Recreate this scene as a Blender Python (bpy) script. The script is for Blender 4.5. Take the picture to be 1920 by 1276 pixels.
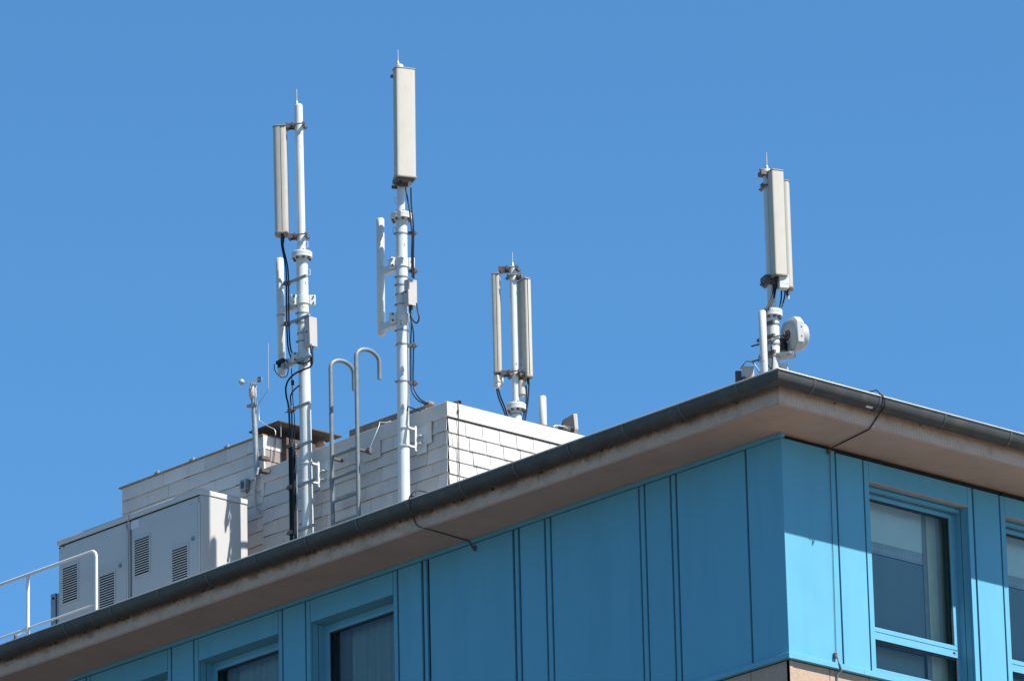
import bpy, math, random
from mathutils import Vector, Matrix
random.seed(7)
R = math.radians
for o in list(bpy.data.objects):
    bpy.data.objects.remove(o)
scene = bpy.context.scene
col = scene.collection

# ------------------------------------------------------------------ camera
FPX, YAW, PITCH, ROLL = 12461.6, -0.8316447, 0.3217611, -0.0241978
fw = Vector((math.sin(YAW)*math.cos(PITCH), math.cos(YAW)*math.cos(PITCH), math.sin(PITCH)))
r0 = Vector((math.cos(YAW), -math.sin(YAW), 0)); u0 = r0.cross(fw)
rt = math.cos(ROLL)*r0 + math.sin(ROLL)*u0
up = -math.sin(ROLL)*r0 + math.cos(ROLL)*u0
def ray(px, py):
    return (fw*FPX + rt*(px-960) - up*(py-638)).normalized()
DIST = 74.77                                    # metres from the camera to the wall corner
H = 1.6 + DIST*ray(1464, 809).z                 # height of the eaves soffit
CAM = Vector((0, 0, H)) - DIST*ray(1464, 809)
cd = bpy.data.cameras.new('camera'); cam = bpy.data.objects.new('camera', cd); col.objects.link(cam)
cd.sensor_width = 36; cd.lens = 36*FPX/1920; cd.clip_start = 1; cd.clip_end = 3000
m = Matrix((rt, up, -fw)).transposed().to_4x4(); m.translation = CAM
cam.matrix_world = m
scene.camera = cam

# ------------------------------------------------------------------ light
SUN_AZ, SUN_EL = 15.0, 55.1                     # azimuth from +X towards +Y
w = bpy.data.worlds.new('World'); scene.world = w; w.use_nodes = True
nt = w.node_tree; bg = nt.nodes['Background']
sky = nt.nodes.new('ShaderNodeTexSky'); sky.sky_type = 'NISHITA'; sky.sun_disc = False
sky.sun_elevation = R(SUN_EL); sky.sun_rotation = R(90-SUN_AZ)
sky.altitude = 300; sky.air_density = 0.75; sky.dust_density = 0.1; sky.ozone_density = 10
tint = nt.nodes.new('ShaderNodeMix'); tint.data_type = 'RGBA'; tint.blend_type = 'MULTIPLY'; tint.inputs[0].default_value = 1
tint.inputs[7].default_value = (.76, 1.07, 1.0, 1)      # clear, slightly cyan sky
nt.links.new(sky.outputs[0], tint.inputs[6]); nt.links.new(tint.outputs[2], bg.inputs[0]); bg.inputs[1].default_value = 0.09
sd = bpy.data.lights.new('sun', 'SUN'); sun = bpy.data.objects.new('sun', sd); col.objects.link(sun)
sd.energy = 5.0; sd.angle = R(0.5); sd.color = (1.0, 0.95, 0.87)
sv = Vector((math.cos(R(SUN_AZ))*math.cos(R(SUN_EL)), math.sin(R(SUN_AZ))*math.cos(R(SUN_EL)), math.sin(R(SUN_EL))))
sun.rotation_euler = sv.to_track_quat('Z', 'Y').to_euler(); sun.location = (0, 0, 60)
vs = scene.view_settings
vs.view_transform = 'Standard'; vs.look = 'None'; vs.gamma = 1; vs.use_curve_mapping = False; vs.exposure = 1.12

# ------------------------------------------------------------------ helpers
AX = {'x': 0, 'y': 1, 'z': 2}
def P(px, py, ax, v):
    """point of the real plane ax = v that is measured at this spot of the photograph"""
    d = ray(px, py); i = AX[ax]
    return CAM + d*((v-CAM[i])/d[i])
def V(*a): return Vector(a)
def Z(h): return H + h

ORIG = {}
class MB:
    def __init__(s): s.v = []; s.f = []
    def add(s, vs_, fs_):
        b = len(s.v); s.v += [tuple(x) for x in vs_]; s.f += [tuple(b+i for i in f) for f in fs_]
        return s
    def hexa(s, c):     # 8 corners: bottom ring 0-3 (ccw from above), top ring 4-7
        return s.add(c, [(3,2,1,0),(4,5,6,7),(0,1,5,4),(1,2,6,5),(2,3,7,6),(3,0,4,7)])
    def box(s, x0, x1, y0, y1, z0, z1):
        return s.hexa([(x0,y0,z0),(x1,y0,z0),(x1,y1,z0),(x0,y1,z0),(x0,y0,z1),(x1,y0,z1),(x1,y1,z1),(x0,y1,z1)])
    def obox(s, c, a, b, d, ha, hb, hd):
        c = Vector(c)
        q = [c+a*(ha*i)+b*(hb*j)+d*(hd*k) for k in (-1,1) for i,j in ((-1,-1),(1,-1),(1,1),(-1,1))]
        if a.cross(b).dot(d) < 0: q = [q[3],q[2],q[1],q[0],q[7],q[6],q[5],q[4]]
        return s.hexa(q)
    def bar(s, p0, p1, hw, hh):
        p0 = Vector(p0); p1 = Vector(p1); a = (p1-p0); L = a.length; a = a/L
        upv = V(0,0,1) if abs(a.z) < .9 else V(1,0,0)
        b = upv.cross(a).normalized(); d = a.cross(b)
        return s.obox((p0+p1)/2, a, b, d, L/2, hw, hh)
    def tube(s, pts, r, n=10, caps=True, smooth=0):
        pts = [Vector(p) for p in pts]
        if smooth: pts = catmull(pts, smooth)
        rs = r if isinstance(r, (list, tuple)) else [r]*len(pts)
        t = (pts[1]-pts[0]).normalized()
        ref = V(0,0,1) if abs(t.z) < .9 else V(1,0,0)
        a = t.cross(ref).normalized(); vs_ = []; fs_ = []
        for i, p in enumerate(pts):
            if i == 0: tt = (pts[1]-pts[0])
            elif i == len(pts)-1: tt = (pts[-1]-pts[-2])
            else: tt = (pts[i+1]-pts[i]).normalized()+(pts[i]-pts[i-1]).normalized()
            tt.normalize()
            a = (a-tt*a.dot(tt)).normalized(); b = tt.cross(a)
            for k in range(n):
                th = 2*math.pi*k/n
                vs_.append(p+a*(rs[i]*math.cos(th))+b*(rs[i]*math.sin(th)))
        for i in range(len(pts)-1):
            for k in range(n):
                k2 = (k+1) % n
                fs_.append((i*n+k, i*n+k2, (i+1)*n+k2, (i+1)*n+k))
        if caps:
            fs_.append(tuple(range(n-1,-1,-1))); fs_.append(tuple((len(pts)-1)*n+k for k in range(n)))
        return s.add(vs_, fs_)
    def cyl(s, p0, p1, r, r1=None, n=24): return s.tube([p0,p1], [r, r if r1 is None else r1], n)
    def lathe(s, c, prof, n=24, axis=None):
        c = Vector(c); ax = (axis or V(0,0,1)).normalized()
        ref = V(1,0,0) if abs(ax.x) < .9 else V(0,1,0)
        a = (ref-ax*ref.dot(ax)).normalized(); b = ax.cross(a); vs_ = []; fs_ = []
        for r_, h_ in prof:
            for k in range(n):
                th = 2*math.pi*k/n
                vs_.append(c+ax*h_+a*(r_*math.cos(th))+b*(r_*math.sin(th)))
        for i in range(len(prof)-1):
            for k in range(n):
                k2 = (k+1) % n
                fs_.append((i*n+k, i*n+k2, (i+1)*n+k2, (i+1)*n+k))
        if prof[0][0] > 1e-4: fs_.append(tuple(range(n-1,-1,-1)))
        if prof[-1][0] > 1e-4: fs_.append(tuple((len(prof)-1)*n+k for k in range(n)))
        return s.add(vs_, fs_)
    def prism(s, poly, fn, c0, c1):      # poly ccw list of (a,b); fn(a,b,c) -> point
        n = len(poly)
        vs_ = [fn(a,b,c0) for a,b in poly]+[fn(a,b,c1) for a,b in poly]
        fs_ = [tuple(range(n-1,-1,-1)), tuple(range(n,2*n))]+[(i,(i+1)%n,n+(i+1)%n,n+i) for i in range(n)]
        return s.add(vs_, fs_)
    def build(s, name, mat, parent=None, bevel=0, loc=None, angle=38, flat=False, keep=False):
        og = ORIG[parent.name] if parent else Vector(loc if loc is not None else (0,0,0))
        me = bpy.data.meshes.new(name)
        me.from_pydata([tuple(Vector(v)-og) for v in s.v], [], s.f)
        me.update()
        import bmesh
        if not keep:
          bm = bmesh.new(); bm.from_mesh(me); bmesh.ops.recalc_face_normals(bm, faces=bm.faces[:]); bm.to_mesh(me); bm.free()
        if not flat:
            me.polygons.foreach_set('use_smooth', [True]*len(me.polygons))
            me.set_sharp_from_angle(angle=R(angle))
        me.materials.append(mat)
        o = bpy.data.objects.new(name, me); col.objects.link(o)
        if parent: o.parent = parent
        else: o.location = og
        ORIG[o.name] = og
        if bevel:
            b = o.modifiers.new('bevel', 'BEVEL'); b.width = bevel; b.segments = 2; b.limit_method = 'ANGLE'; b.angle_limit = R(50)
        return o
def catmull(p, k):
    q = []
    for i in range(len(p)-1):
        a = p[max(i-1,0)]; b = p[i]; c = p[i+1]; d = p[min(i+2,len(p)-1)]
        for j in range(k):
            t = j/k
            q.append(.5*((2*b)+(c-a)*t+(2*a-5*b+4*c-d)*t*t+(3*b-a-3*c+d)*t**3))
    q.append(p[-1]); return q
def tag(o, label, cat=None, group=None, kind=None):
    if label: o['label'] = label
    if cat: o['category'] = cat
    if group: o['group'] = group
    if kind: o['kind'] = kind
    return o
def thing(name, label, cat, loc, group=None):
    o = bpy.data.objects.new(name, None); col.objects.link(o); o.location = loc; o.empty_display_size = .2
    ORIG[o.name] = Vector(loc)
    return tag(o, label, cat, group)

# ------------------------------------------------------------------ materials
def mat(name, c, rough=.5, metal=0, var=.12, scale=4, dirt=None, dscale=6, damt=.5, bump=0, bscale=40, stretch=(1,1,1), island=0, spec=.5, dlo=.5, dhi=.72, wave=0):
    M = bpy.data.materials.new(name); M.use_nodes = True
    n = M.node_tree.nodes; l = M.node_tree.links; b = n['Principled BSDF']
    b.inputs['Roughness'].default_value = rough; b.inputs['Metallic'].default_value = metal
    b.inputs['Specular IOR Level'].default_value = spec
    tc = n.new('ShaderNodeTexCoord'); mp = n.new('ShaderNodeMapping'); l.new(tc.outputs['Object'], mp.inputs[0])
    mp.inputs['Scale'].default_value = stretch
    no = n.new('ShaderNodeTexNoise'); no.inputs['Scale'].default_value = scale; no.inputs['Detail'].default_value = 6
    l.new(mp.outputs[0], no.inputs[0])
    mr = n.new('ShaderNodeMapRange'); l.new(no.outputs[0], mr.inputs[0])
    mr.inputs[1].default_value = .25; mr.inputs[2].default_value = .75; mr.inputs[3].default_value = 1-var; mr.inputs[4].default_value = 1+var
    mx = n.new('ShaderNodeMix'); mx.data_type = 'RGBA'; mx.blend_type = 'MULTIPLY'; mx.inputs[0].default_value = 1
    mx.inputs[6].default_value = (*c, 1); l.new(mr.outputs[0], mx.inputs[7]); out = mx.outputs[2]
    if island:
        g = n.new('ShaderNodeNewGeometry'); m2 = n.new('ShaderNodeMapRange'); l.new(g.outputs['Random Per Island'], m2.inputs[0])
        m2.inputs[3].default_value = 1-island; m2.inputs[4].default_value = 1+island
        m3 = n.new('ShaderNodeMix'); m3.data_type = 'RGBA'; m3.blend_type = 'MULTIPLY'; m3.inputs[0].default_value = 1
        l.new(out, m3.inputs[6]); l.new(m2.outputs[0], m3.inputs[7]); out = m3.outputs[2]
    if dirt:
        dn = n.new('ShaderNodeTexNoise'); dn.inputs['Scale'].default_value = dscale; dn.inputs['Detail'].default_value = 8; dn.inputs['Roughness'].default_value = .65
        l.new(mp.outputs[0], dn.inputs[0])
        dr = n.new('ShaderNodeMapRange'); l.new(dn.outputs[0], dr.inputs[0])
        dr.inputs[1].default_value = dlo; dr.inputs[2].default_value = dhi; dr.inputs[3].default_value = 0; dr.inputs[4].default_value = damt
        m4 = n.new('ShaderNodeMix'); m4.data_type = 'RGBA'; l.new(dr.outputs[0], m4.inputs[0]); l.new(out, m4.inputs[6])
        m4.inputs[7].default_value = (*dirt, 1); out = m4.outputs[2]
    l.new(out, b.inputs['Base Color'])
    rr = n.new('ShaderNodeMapRange'); l.new(no.outputs[0], rr.inputs[0]); rr.inputs[3].default_value = max(.05, rough-.12); rr.inputs[4].default_value = min(1, rough+.12)
    l.new(rr.outputs[0], b.inputs['Roughness'])
    if bump:
        bn = n.new('ShaderNodeTexNoise'); bn.inputs['Scale'].default_value = bscale; bn.inputs['Detail'].default_value = 4; l.new(mp.outputs[0], bn.inputs[0])
        bp = n.new('ShaderNodeBump'); bp.inputs['Strength'].default_value = bump; bp.inputs['Distance'].default_value = .01
        l.new(bn.outputs[0], bp.inputs['Height']); l.new(bp.outputs[0], b.inputs['Normal'])
    if wave:          # faint oil-canning of thin sheet
        wn = n.new('ShaderNodeTexNoise'); wn.inputs['Scale'].default_value = 1.6; wn.inputs['Detail'].default_value = 1; l.new(tc.outputs['Object'], wn.inputs[0])
        wp = n.new('ShaderNodeBump'); wp.inputs['Strength'].default_value = wave; wp.inputs['Distance'].default_value = .05
        l.new(wn.outputs[0], wp.inputs['Height']); l.new(wp.outputs[0], b.inputs['Normal'])
    return M
M = {}
M['blue'] = mat('blue_cladding', (.098,.305,.425), .5, var=.06, scale=1.2, spec=.2, dirt=(.078,.25,.375), dscale=3.0, damt=.45, stretch=(1,1,.18), island=.035, wave=.25)
M['bluetrim'] = mat('blue_trim', (.105,.31,.43), .45, spec=.3, var=.05)
M['dark'] = mat('dark_gap', (.004,.006,.008), .8)
M['seal'] = mat('black_seal', (.01,.01,.012), .6)
M['conc'] = mat('render_soffit', (.40,.29,.228), .85, var=.1, scale=1.5, dirt=(.28,.20,.16), dscale=3.4, damt=.35, bump=.25, bscale=90)
M['zinc'] = mat('zinc_gutter', (0.0496,0.0528,0.0512), .6, metal=.2, var=.2, scale=2.5, dirt=(.095,.09,.08), dscale=5, damt=.6, stretch=(1,1,1))
M['zincedge'] = mat('zinc_edge', (.36,.36,.345), .4, metal=.5)
M['granite'] = mat('granite', (.36,.255,.18), .6, var=.1, scale=20, dirt=(.20,.15,.12), dscale=70, damt=.85)
M['fascia2'] = mat('head_lining', (0.36,0.288,0.2376), .8)
M['roof'] = mat('roof_gravel', (0.2592,0.2376,0.2088), .9, var=.2, scale=8, bump=.4)
M['felt'] = mat('weathered_felt', (0.1152,0.108,0.1044), .85, var=.35, scale=6, dirt=(.08,.07,.06), dscale=14, damt=.7, bump=.5)
M['slate'] = mat('white_slate', (0.4752,0.45,0.4284), .7, var=.05, scale=3, dirt=(.37,.31,.28), dscale=3.5, damt=.4, bump=.12, bscale=60, island=.10)
M['flash'] = mat('white_flashing', (0.4752,0.4536,0.432), .5, var=.05, dirt=(.40,.35,.32), dscale=4, damt=.4)
M['capbrown'] = mat('weathered_edge', (0.216,0.1584,0.108), .8, var=.3, scale=12)
M['browncap'] = mat('bitumen_brown', (.06,.048,.04), .85, var=.35, scale=10, dirt=(.10,.082,.068), dscale=9)
M['white'] = mat('white_mast_paint', (.475,.50,.50), .42, var=.05, scale=5, dirt=(.10,.085,.075), dscale=13, damt=.75, dlo=.635, dhi=.67, stretch=(1,1,.6))
M['tubewhite'] = mat('white_tube', (.50,.50,.49), .35, var=.03, dirt=(.36,.33,.30), dscale=5, damt=.25)
M['radome'] = mat('aged_radome', (.385,.365,.318), .55, var=.04, scale=3, dirt=(.29,.26,.2), dscale=7, damt=.3, stretch=(2,2,.7))
M['radome2'] = mat('aged_housing', (.365,.343,.297), .55, var=.05, scale=3, dirt=(.25,.215,.175), dscale=7, damt=.35, stretch=(2,2,.7))
M['lightplastic'] = mat('pale_plastic', (0.504,0.5184,0.504), .45, var=.04)
M['steel'] = mat('galvanised', (.235,.26,.275), .45, metal=.4, var=.15, scale=12)
M['railsteel'] = mat('ladder_steel', (.135,.165,.18), .5, metal=.1, var=.12, scale=10, dirt=(.11,.125,.13), dscale=12)
M['rust'] = mat('rusty_steel', (.105,.09,.085), .65, metal=.3, var=.3, scale=14, dirt=(.10,.055,.035), dscale=10, damt=.8)
M['black'] = mat('black_rubber', (.008,.009,.012), .5, var=.2, spec=.3)
M['cap'] = mat('antenna_cap', (.20,.18,.15), .6, var=.1)
M['cab'] = mat('cabinet_grey', (.42,.415,.405), .42, var=.03, scale=2, dirt=(.31,.31,.30), dscale=3, damt=.25, stretch=(1,1,.4))
M['cablid'] = mat('cabinet_lid', (.47,.465,.455), .42, var=.03)
M['railwhite'] = mat('white_rail', (0.576,0.576,0.5688), .4, var=.03, dirt=(.45,.38,.3), dscale=10, damt=.3)
M['jbox'] = mat('junction_grey', (0.3744,0.3456,0.3312), .5, var=.05, dirt=(.28,.25,.23), dscale=6, damt=.4)
M['paper'] = mat('paper_label', (0.5184,0.5472,0.576), .6, var=.05)
M['yellow'] = mat('yellow_sticker', (.75,.55,.08), .5)
M['stone'] = mat('ballast_stone', (0.1584,0.1188,0.09), .9, var=.3, scale=18, bump=.5)
M['dish'] = mat('dish_white', (.35,.35,.345), .4, var=.03)
M['floodface'] = mat('flood_body', (0.4464,0.4032,0.3744), .5, var=.08, dirt=(.4,.3,.22), dscale=14, damt=.4)
M['floodback'] = mat('flood_fins', (.045,.044,.048), .6)
M['copper'] = mat('conductor_wire', (.09,.085,.085), .5, metal=.5)
M['alu'] = mat('bright_wire', (0.396,0.396,0.396), .4, metal=.5)
M['brick'] = mat('shaft_panel', (0.216,0.1872,0.1728), .8, var=.12, scale=6)
M['room'] = mat('room_wall', (.66,.70,.70), .9)
M['ceil'] = mat('room_ceiling', (.82,.86,.85), .9, var=.03)
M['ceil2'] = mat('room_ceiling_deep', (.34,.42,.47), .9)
M['curtain'] = mat('olive_curtain', (.72,.70,.50), .9, var=.1)
M['sheer'] = mat('sheer_curtain', (.30,.33,.31), .9, var=.08)
M['screen'] = mat('blue_screen', (.22,.30,.33), .9, var=.04)
M['screen2'] = mat('green_screen', (.27,.36,.36), .9, var=.04)
M['pelmet'] = mat('pelmet', (.80,.84,.78), .9, var=.03)
M['pelmet2'] = mat('pelmet_tape', (.45,.50,.50), .9)
M['eyelet'] = mat('eyelet', (.55,.58,.58), .6)
M['sheer2'] = mat('grey_sheer', (.27,.34,.31), .9, var=.15, scale=9, stretch=(1,1,.1))
M['curtain2'] = mat('brown_curtain', (.15,.14,.11), .9, var=.1)
M['strip'] = mat('perforated_strip', (.30,.34,.36), .6)
M['ground'] = mat('bounce_ground', (.085,.085,.075), .9, var=.15, scale=.2)
M['bounce_paving'] = mat('bounce_paving', (.22,.19,.165), .9, var=.12, scale=.6)
M['low_bounce_asphalt'] = mat('low_bounce_asphalt', (.05,.05,.052), .9, var=.2, scale=.6)

def fascia_mat():
    Mx = mat('fascia_render', (.47,.345,.275), .85, var=.08, scale=1.5, dirt=(.26,.19,.15), dscale=5, damt=.5, bump=.2, bscale=80)
    n = Mx.node_tree.nodes; l = Mx.node_tree.links; b = n['Principled BSDF']
    src = b.inputs['Base Color'].links[0].from_socket
    tc = n.new('ShaderNodeTexCoord')
    sp = n.new('ShaderNodeSeparateXYZ'); l.new(tc.outputs['Object'], sp.inputs[0])
    # rust and moss that has run down from the gutter, ragged lower edge
    no = n.new('ShaderNodeTexNoise'); no.inputs['Scale'].default_value = 6; no.inputs['Detail'].default_value = 9; no.inputs['Roughness'].default_value = .7
    l.new(tc.outputs['Object'], no.inputs[0])
    a = n.new('ShaderNodeMath'); a.operation = 'MULTIPLY_ADD'; l.new(no.outputs[0], a.inputs[0]); a.inputs[1].default_value = .36; l.new(sp.outputs['Z'], a.inputs[2])
    mr = n.new('ShaderNodeMapRange'); l.new(a.outputs[0], mr.inputs[0]); mr.inputs[1].default_value = .265; mr.inputs[2].default_value = .355
    mr.inputs[3].default_value = 0; mr.inputs[4].default_value = .65
    sd_ = n.new('ShaderNodeMapRange'); l.new(sp.outputs['X'], sd_.inputs[0]); sd_.inputs[1].default_value = -.6; sd_.inputs[2].default_value = .74
    sd_.inputs[3].default_value = 1; sd_.inputs[4].default_value = .42        # the long side is far mossier
    am = n.new('ShaderNodeMath'); am.operation = 'MULTIPLY'; l.new(mr.outputs[0], am.inputs[0]); l.new(sd_.outputs[0], am.inputs[1])
    mx = n.new('ShaderNodeMix'); mx.data_type = 'RGBA'; l.new(am.outputs[0], mx.inputs[0]); l.new(src, mx.inputs[6]); mx.inputs[7].default_value = (.085,.05,.032,1)
    l.new(mx.outputs[2], b.inputs['Base Color'])
    # fine vertical ribs
    ad = n.new('ShaderNodeMath'); ad.operation = 'ADD'; l.new(sp.outputs['X'], ad.inputs[0]); l.new(sp.outputs['Y'], ad.inputs[1])
    mu = n.new('ShaderNodeMath'); mu.operation = 'MULTIPLY'; l.new(ad.outputs[0], mu.inputs[0]); mu.inputs[1].default_value = 2*math.pi/.045
    si = n.new('ShaderNodeMath'); si.operation = 'SINE'; l.new(mu.outputs[0], si.inputs[0])
    bp = n.new('ShaderNodeBump'); bp.inputs['Strength'].default_value = .35; bp.inputs['Distance'].default_value = .012
    l.new(si.outputs[0], bp.inputs['Height']); l.new(bp.outputs[0], b.inputs['Normal'])
    return Mx
M['fascia'] = fascia_mat()
def glass_mat():
    Mx = bpy.data.materials.new('window_glass'); Mx.use_nodes = True
    n = Mx.node_tree.nodes; l = Mx.node_tree.links; n.clear()
    o = n.new('ShaderNodeOutputMaterial'); t = n.new('ShaderNodeBsdfTransparent'); t.inputs[0].default_value = (.80,.90,.90,1)
    g = n.new('ShaderNodeBsdfGlossy'); g.inputs['Roughness'].default_value = .015; g.inputs[0].default_value = (.9,.95,1,1)
    fr = n.new('ShaderNodeFresnel'); fr.inputs[0].default_value = 1.5
    mx = n.new('ShaderNodeMixShader'); l.new(fr.outputs[0], mx.inputs[0]); l.new(t.outputs[0], mx.inputs[1]); l.new(g.outputs[0], mx.inputs[2])
    l.new(mx.outputs[0], o.inputs[0]); return Mx
M['glass'] = glass_mat()

# ------------------------------------------------------------------ the setting
mb = MB(); s = 700
mb.add([(-s,-s,0),(s,-s,0),(s,s,0),(-s,s,0)], [(0,1,2,3)])
tag(mb.build('ground', M['ground'], flat=True), None, kind='structure')
mb = MB(); mb.add([(-200,-60,.004),(14,-60,.004),(14,-3,.004),(-200,-3,.004)], [(0,1,2,3)])
mb.add([(14,-300,.004),(26,-300,.004),(26,300,.004),(14,300,.004)], [(0,1,2,3)])
tag(mb.build('unseen_road', M['low_bounce_asphalt'], flat=True), None, kind='structure')  # unseen dark sheets, added to weaken light bounced onto the left facade
mb = MB(); mb.box(.4, 13.9, -2.9, 200, .0, .12); mb.box(26.1, 70, -200, 200, .0, .12); tag(mb.build('bounce_ground', M['bounce_paving'], flat=True), None, kind='structure')  # unseen paler slabs, added to bounce warm light up under the right eaves

# ------------------------------------------------------------------ office building
E_ = .745                 # overhang of the eaves
LEN_L, LEN_R = 24.0, 13.0 # facade lengths modelled
bld = thing('office_building', 'blue metal-clad office building with wide pink-beige eaves and grey gutter', 'building', (0,0,0))
ZS = -2.58                # underside of the blue storey
# roof slab with the eaves
mb = MB(); mb.box(-LEN_L-1, E_, -E_, LEN_R+1, Z(.004), Z(.24)); mb.build('eaves_fascia', M['fascia'], bld, bevel=.006)
fo = [o for o in bld.children if o.name.startswith('eaves_fascia')][0]
for v in fo.data.vertices: v.co.z -= H           # local height counts from the soffit, for the rust material
fo.location.z = H
mb = MB(); mb.box(-LEN_L-1, E_-.012, -E_+.012, LEN_R+1, Z(-.012), Z(.004)-.001); mb.build('soffit', M['conc'], bld)
mb = MB(); mb.box(-LEN_L-1, E_-.02, -E_+.02, LEN_R+1, Z(.242), Z(.265)); mb.build('roof', M['roof'], bld)
# panels between the dark joints
def panels(mbx, spans, z0, z1, face):
    for a, b in spans:
        if face == 'L': mbx.box(a+.003, b-.003, 0, .035, Z(z0), Z(z1))
        else: mbx.box(-.035, 0, a, b, Z(z0), Z(z1))
PL, PR = 2.131, 2.222     # window pitch on the two facades
ZT = -.07; ZTR = -.082
lsp = [(-1.717,-.596),(-1.812,-1.744),(-2.245,-1.838),(-2.340,-2.269),(-3.846,-2.363),(-3.947,-3.874),(-4.397,-3.974),
       (-4.493,-4.429),(-6.005,-4.527),(-6.113,-6.053),(-6.565,-6.153)]
mb = MB(); panels(mb, lsp, ZS, ZT, 'L')
cp = MB(); cp.prism([(-.567,0),(0,0),(0,.840),(-.035,.840),(-.035,.035),(-.567,.035)], lambda a,b,c: (a,b,c), Z(ZS), Z(-.066))
wl = []                   # window units left: x of the right strip edge
x = -6.592
for i in range(7):
    wl.append(x)
    hx0, hx1 = x-1.674, x      # unit outer edges
    panels(mb, [(hx0, hx0+.075), (hx1-.066, hx1)], ZS, ZT, 'L')         # side strips
    panels(mb, [(hx0+.079, hx1-.070)], -.352, ZT, 'L')                  # head panel
    panels(mb, [(x-1.674-.022-.412, x-1.674-.022)], ZS, ZT, 'L')        # panel between units
    x -= PL
clad_l = mb.build('wall_cladding', M['blue'], bld, bevel=.003)
mb = MB(); cp.build('corner_panel', M['blue'], bld, bevel=.004)
panels(mb, [(.865,1.281)], ZS, ZTR, 'R')
wr = []; y = 1.303
for i in range(5):
    wr.append(y)
    panels(mb, [(y,y+.073),(y+1.680,y+1.752)], ZS, ZTR, 'R')
    panels(mb, [(y+.077,y+1.676)], -.318, ZTR, 'R')
    panels(mb, [(y+1.752+.03, y+1.752+.03+.415)], ZS, ZTR, 'R')
    y += PR
mb.build('wall_cladding', M['blue'], bld, bevel=.003)
# trim under the soffit, left facade; sill flashing
mb = MB(); mb.box(-LEN_L, .028, -.028, .03, Z(-.064), Z(-.0125)); mb.build('top_trim', M['bluetrim'], bld, bevel=.003)
def sill(mbx, face):
    prof = [(.0,-2.581),(.0,-2.566),(-.012,-2.566),(-.045,-2.585),(-.045,-2.642),(-.03,-2.642),(-.03,-2.60)]
    n = len(prof)
    for i in range(0, 24):
        a = -i*1.32-.60; b = a-1.318
        if face == 'L':
            a0 = min(.0, a+1.32) if i else None
    return
sp_ = [(.0,-2.566),(-.010,-2.566),(-.046,-2.582),(-.046,-2.643),(-.03,-2.648),(.0,-2.648)]
mb = MB()
cuts = [.046,-.735]+[-.735-1.9*k for k in range(1,13)]
for a, b in zip(cuts[:-1], cuts[1:]):
    mb.prism([(p,q) for p,q in sp_][::-1], lambda p,q,c: (c, p, Z(q)), b+.002, a)
mb.build('sill_flashing', M['bluetrim'], bld)
mb = MB(); cuts = [-.0,1.14]+[1.14+2.1*k for k in range(1,7)]
for a, b in zip(cuts[:-1], cuts[1:]):
    mb.prism([(p,q) for p,q in sp_], lambda p,q,c: (-p, c, Z(q)), a, b-.003)
mb.build('sill_flashing', M['bluetrim'], bld)
# granite storey below
mb = MB(); 
for k in range(16):
    x1 = -.006 if k == 0 else -.63-1.2*(k-1)-.006
    x0 = -.63-1.2*k
    mb.box(x0+.003, x1, .012, .06, Z(-4.2), Z(-2.652))
gy = [.0,.052,.64,1.26,1.88,2.5,3.12,3.74,4.36,4.98,5.6,6.22,6.84,7.46,8.08]
for k, (a, b) in enumerate(zip(gy[:-1], gy[1:])):
    mb.box(-.06, -.012, a+.005 if k else .012, b-.005, Z(-4.2), Z(-2.652))
mb.build('granite_cladding', M['granite'], bld, bevel=.003)
mb = MB(); mb.box(-LEN_L, -.05, .05, LEN_R, .0, Z(-4.2)-.002); mb.build('lower_walls', M['granite'], bld)
# dark backing behind the joints, solid except at the windows
mb = MB()
mb.box(-6.66, -.045, .05, .30, Z(-4.19), Z(-.013)); mb.box(-.30, -.045, .302, 1.372, Z(-4.19), Z(-.013))
mb.box(-LEN_L, -6.662, .05, .26, Z(-4.19), Z(-2.59)); mb.box(-.26, -.045, 1.374, LEN_R, Z(-4.19), Z(-2.59))
for x in wl:
    mb.box(x-1.6, x-.07, .05, .26, Z(-.34), Z(-.013))
    mb.box(x-1.674-.51, x-1.602, .05, .26, Z(-2.588), Z(-.013))
for y in wr:
    mb.box(-.26, -.045, y+.08, y+1.675, Z(-.305), Z(-.013))
    mb.box(-.26, -.045, y+1.68, y+1.752+.53, Z(-2.588), Z(-.013))
mb.build('backing_wall', M['dark'], bld)
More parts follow.
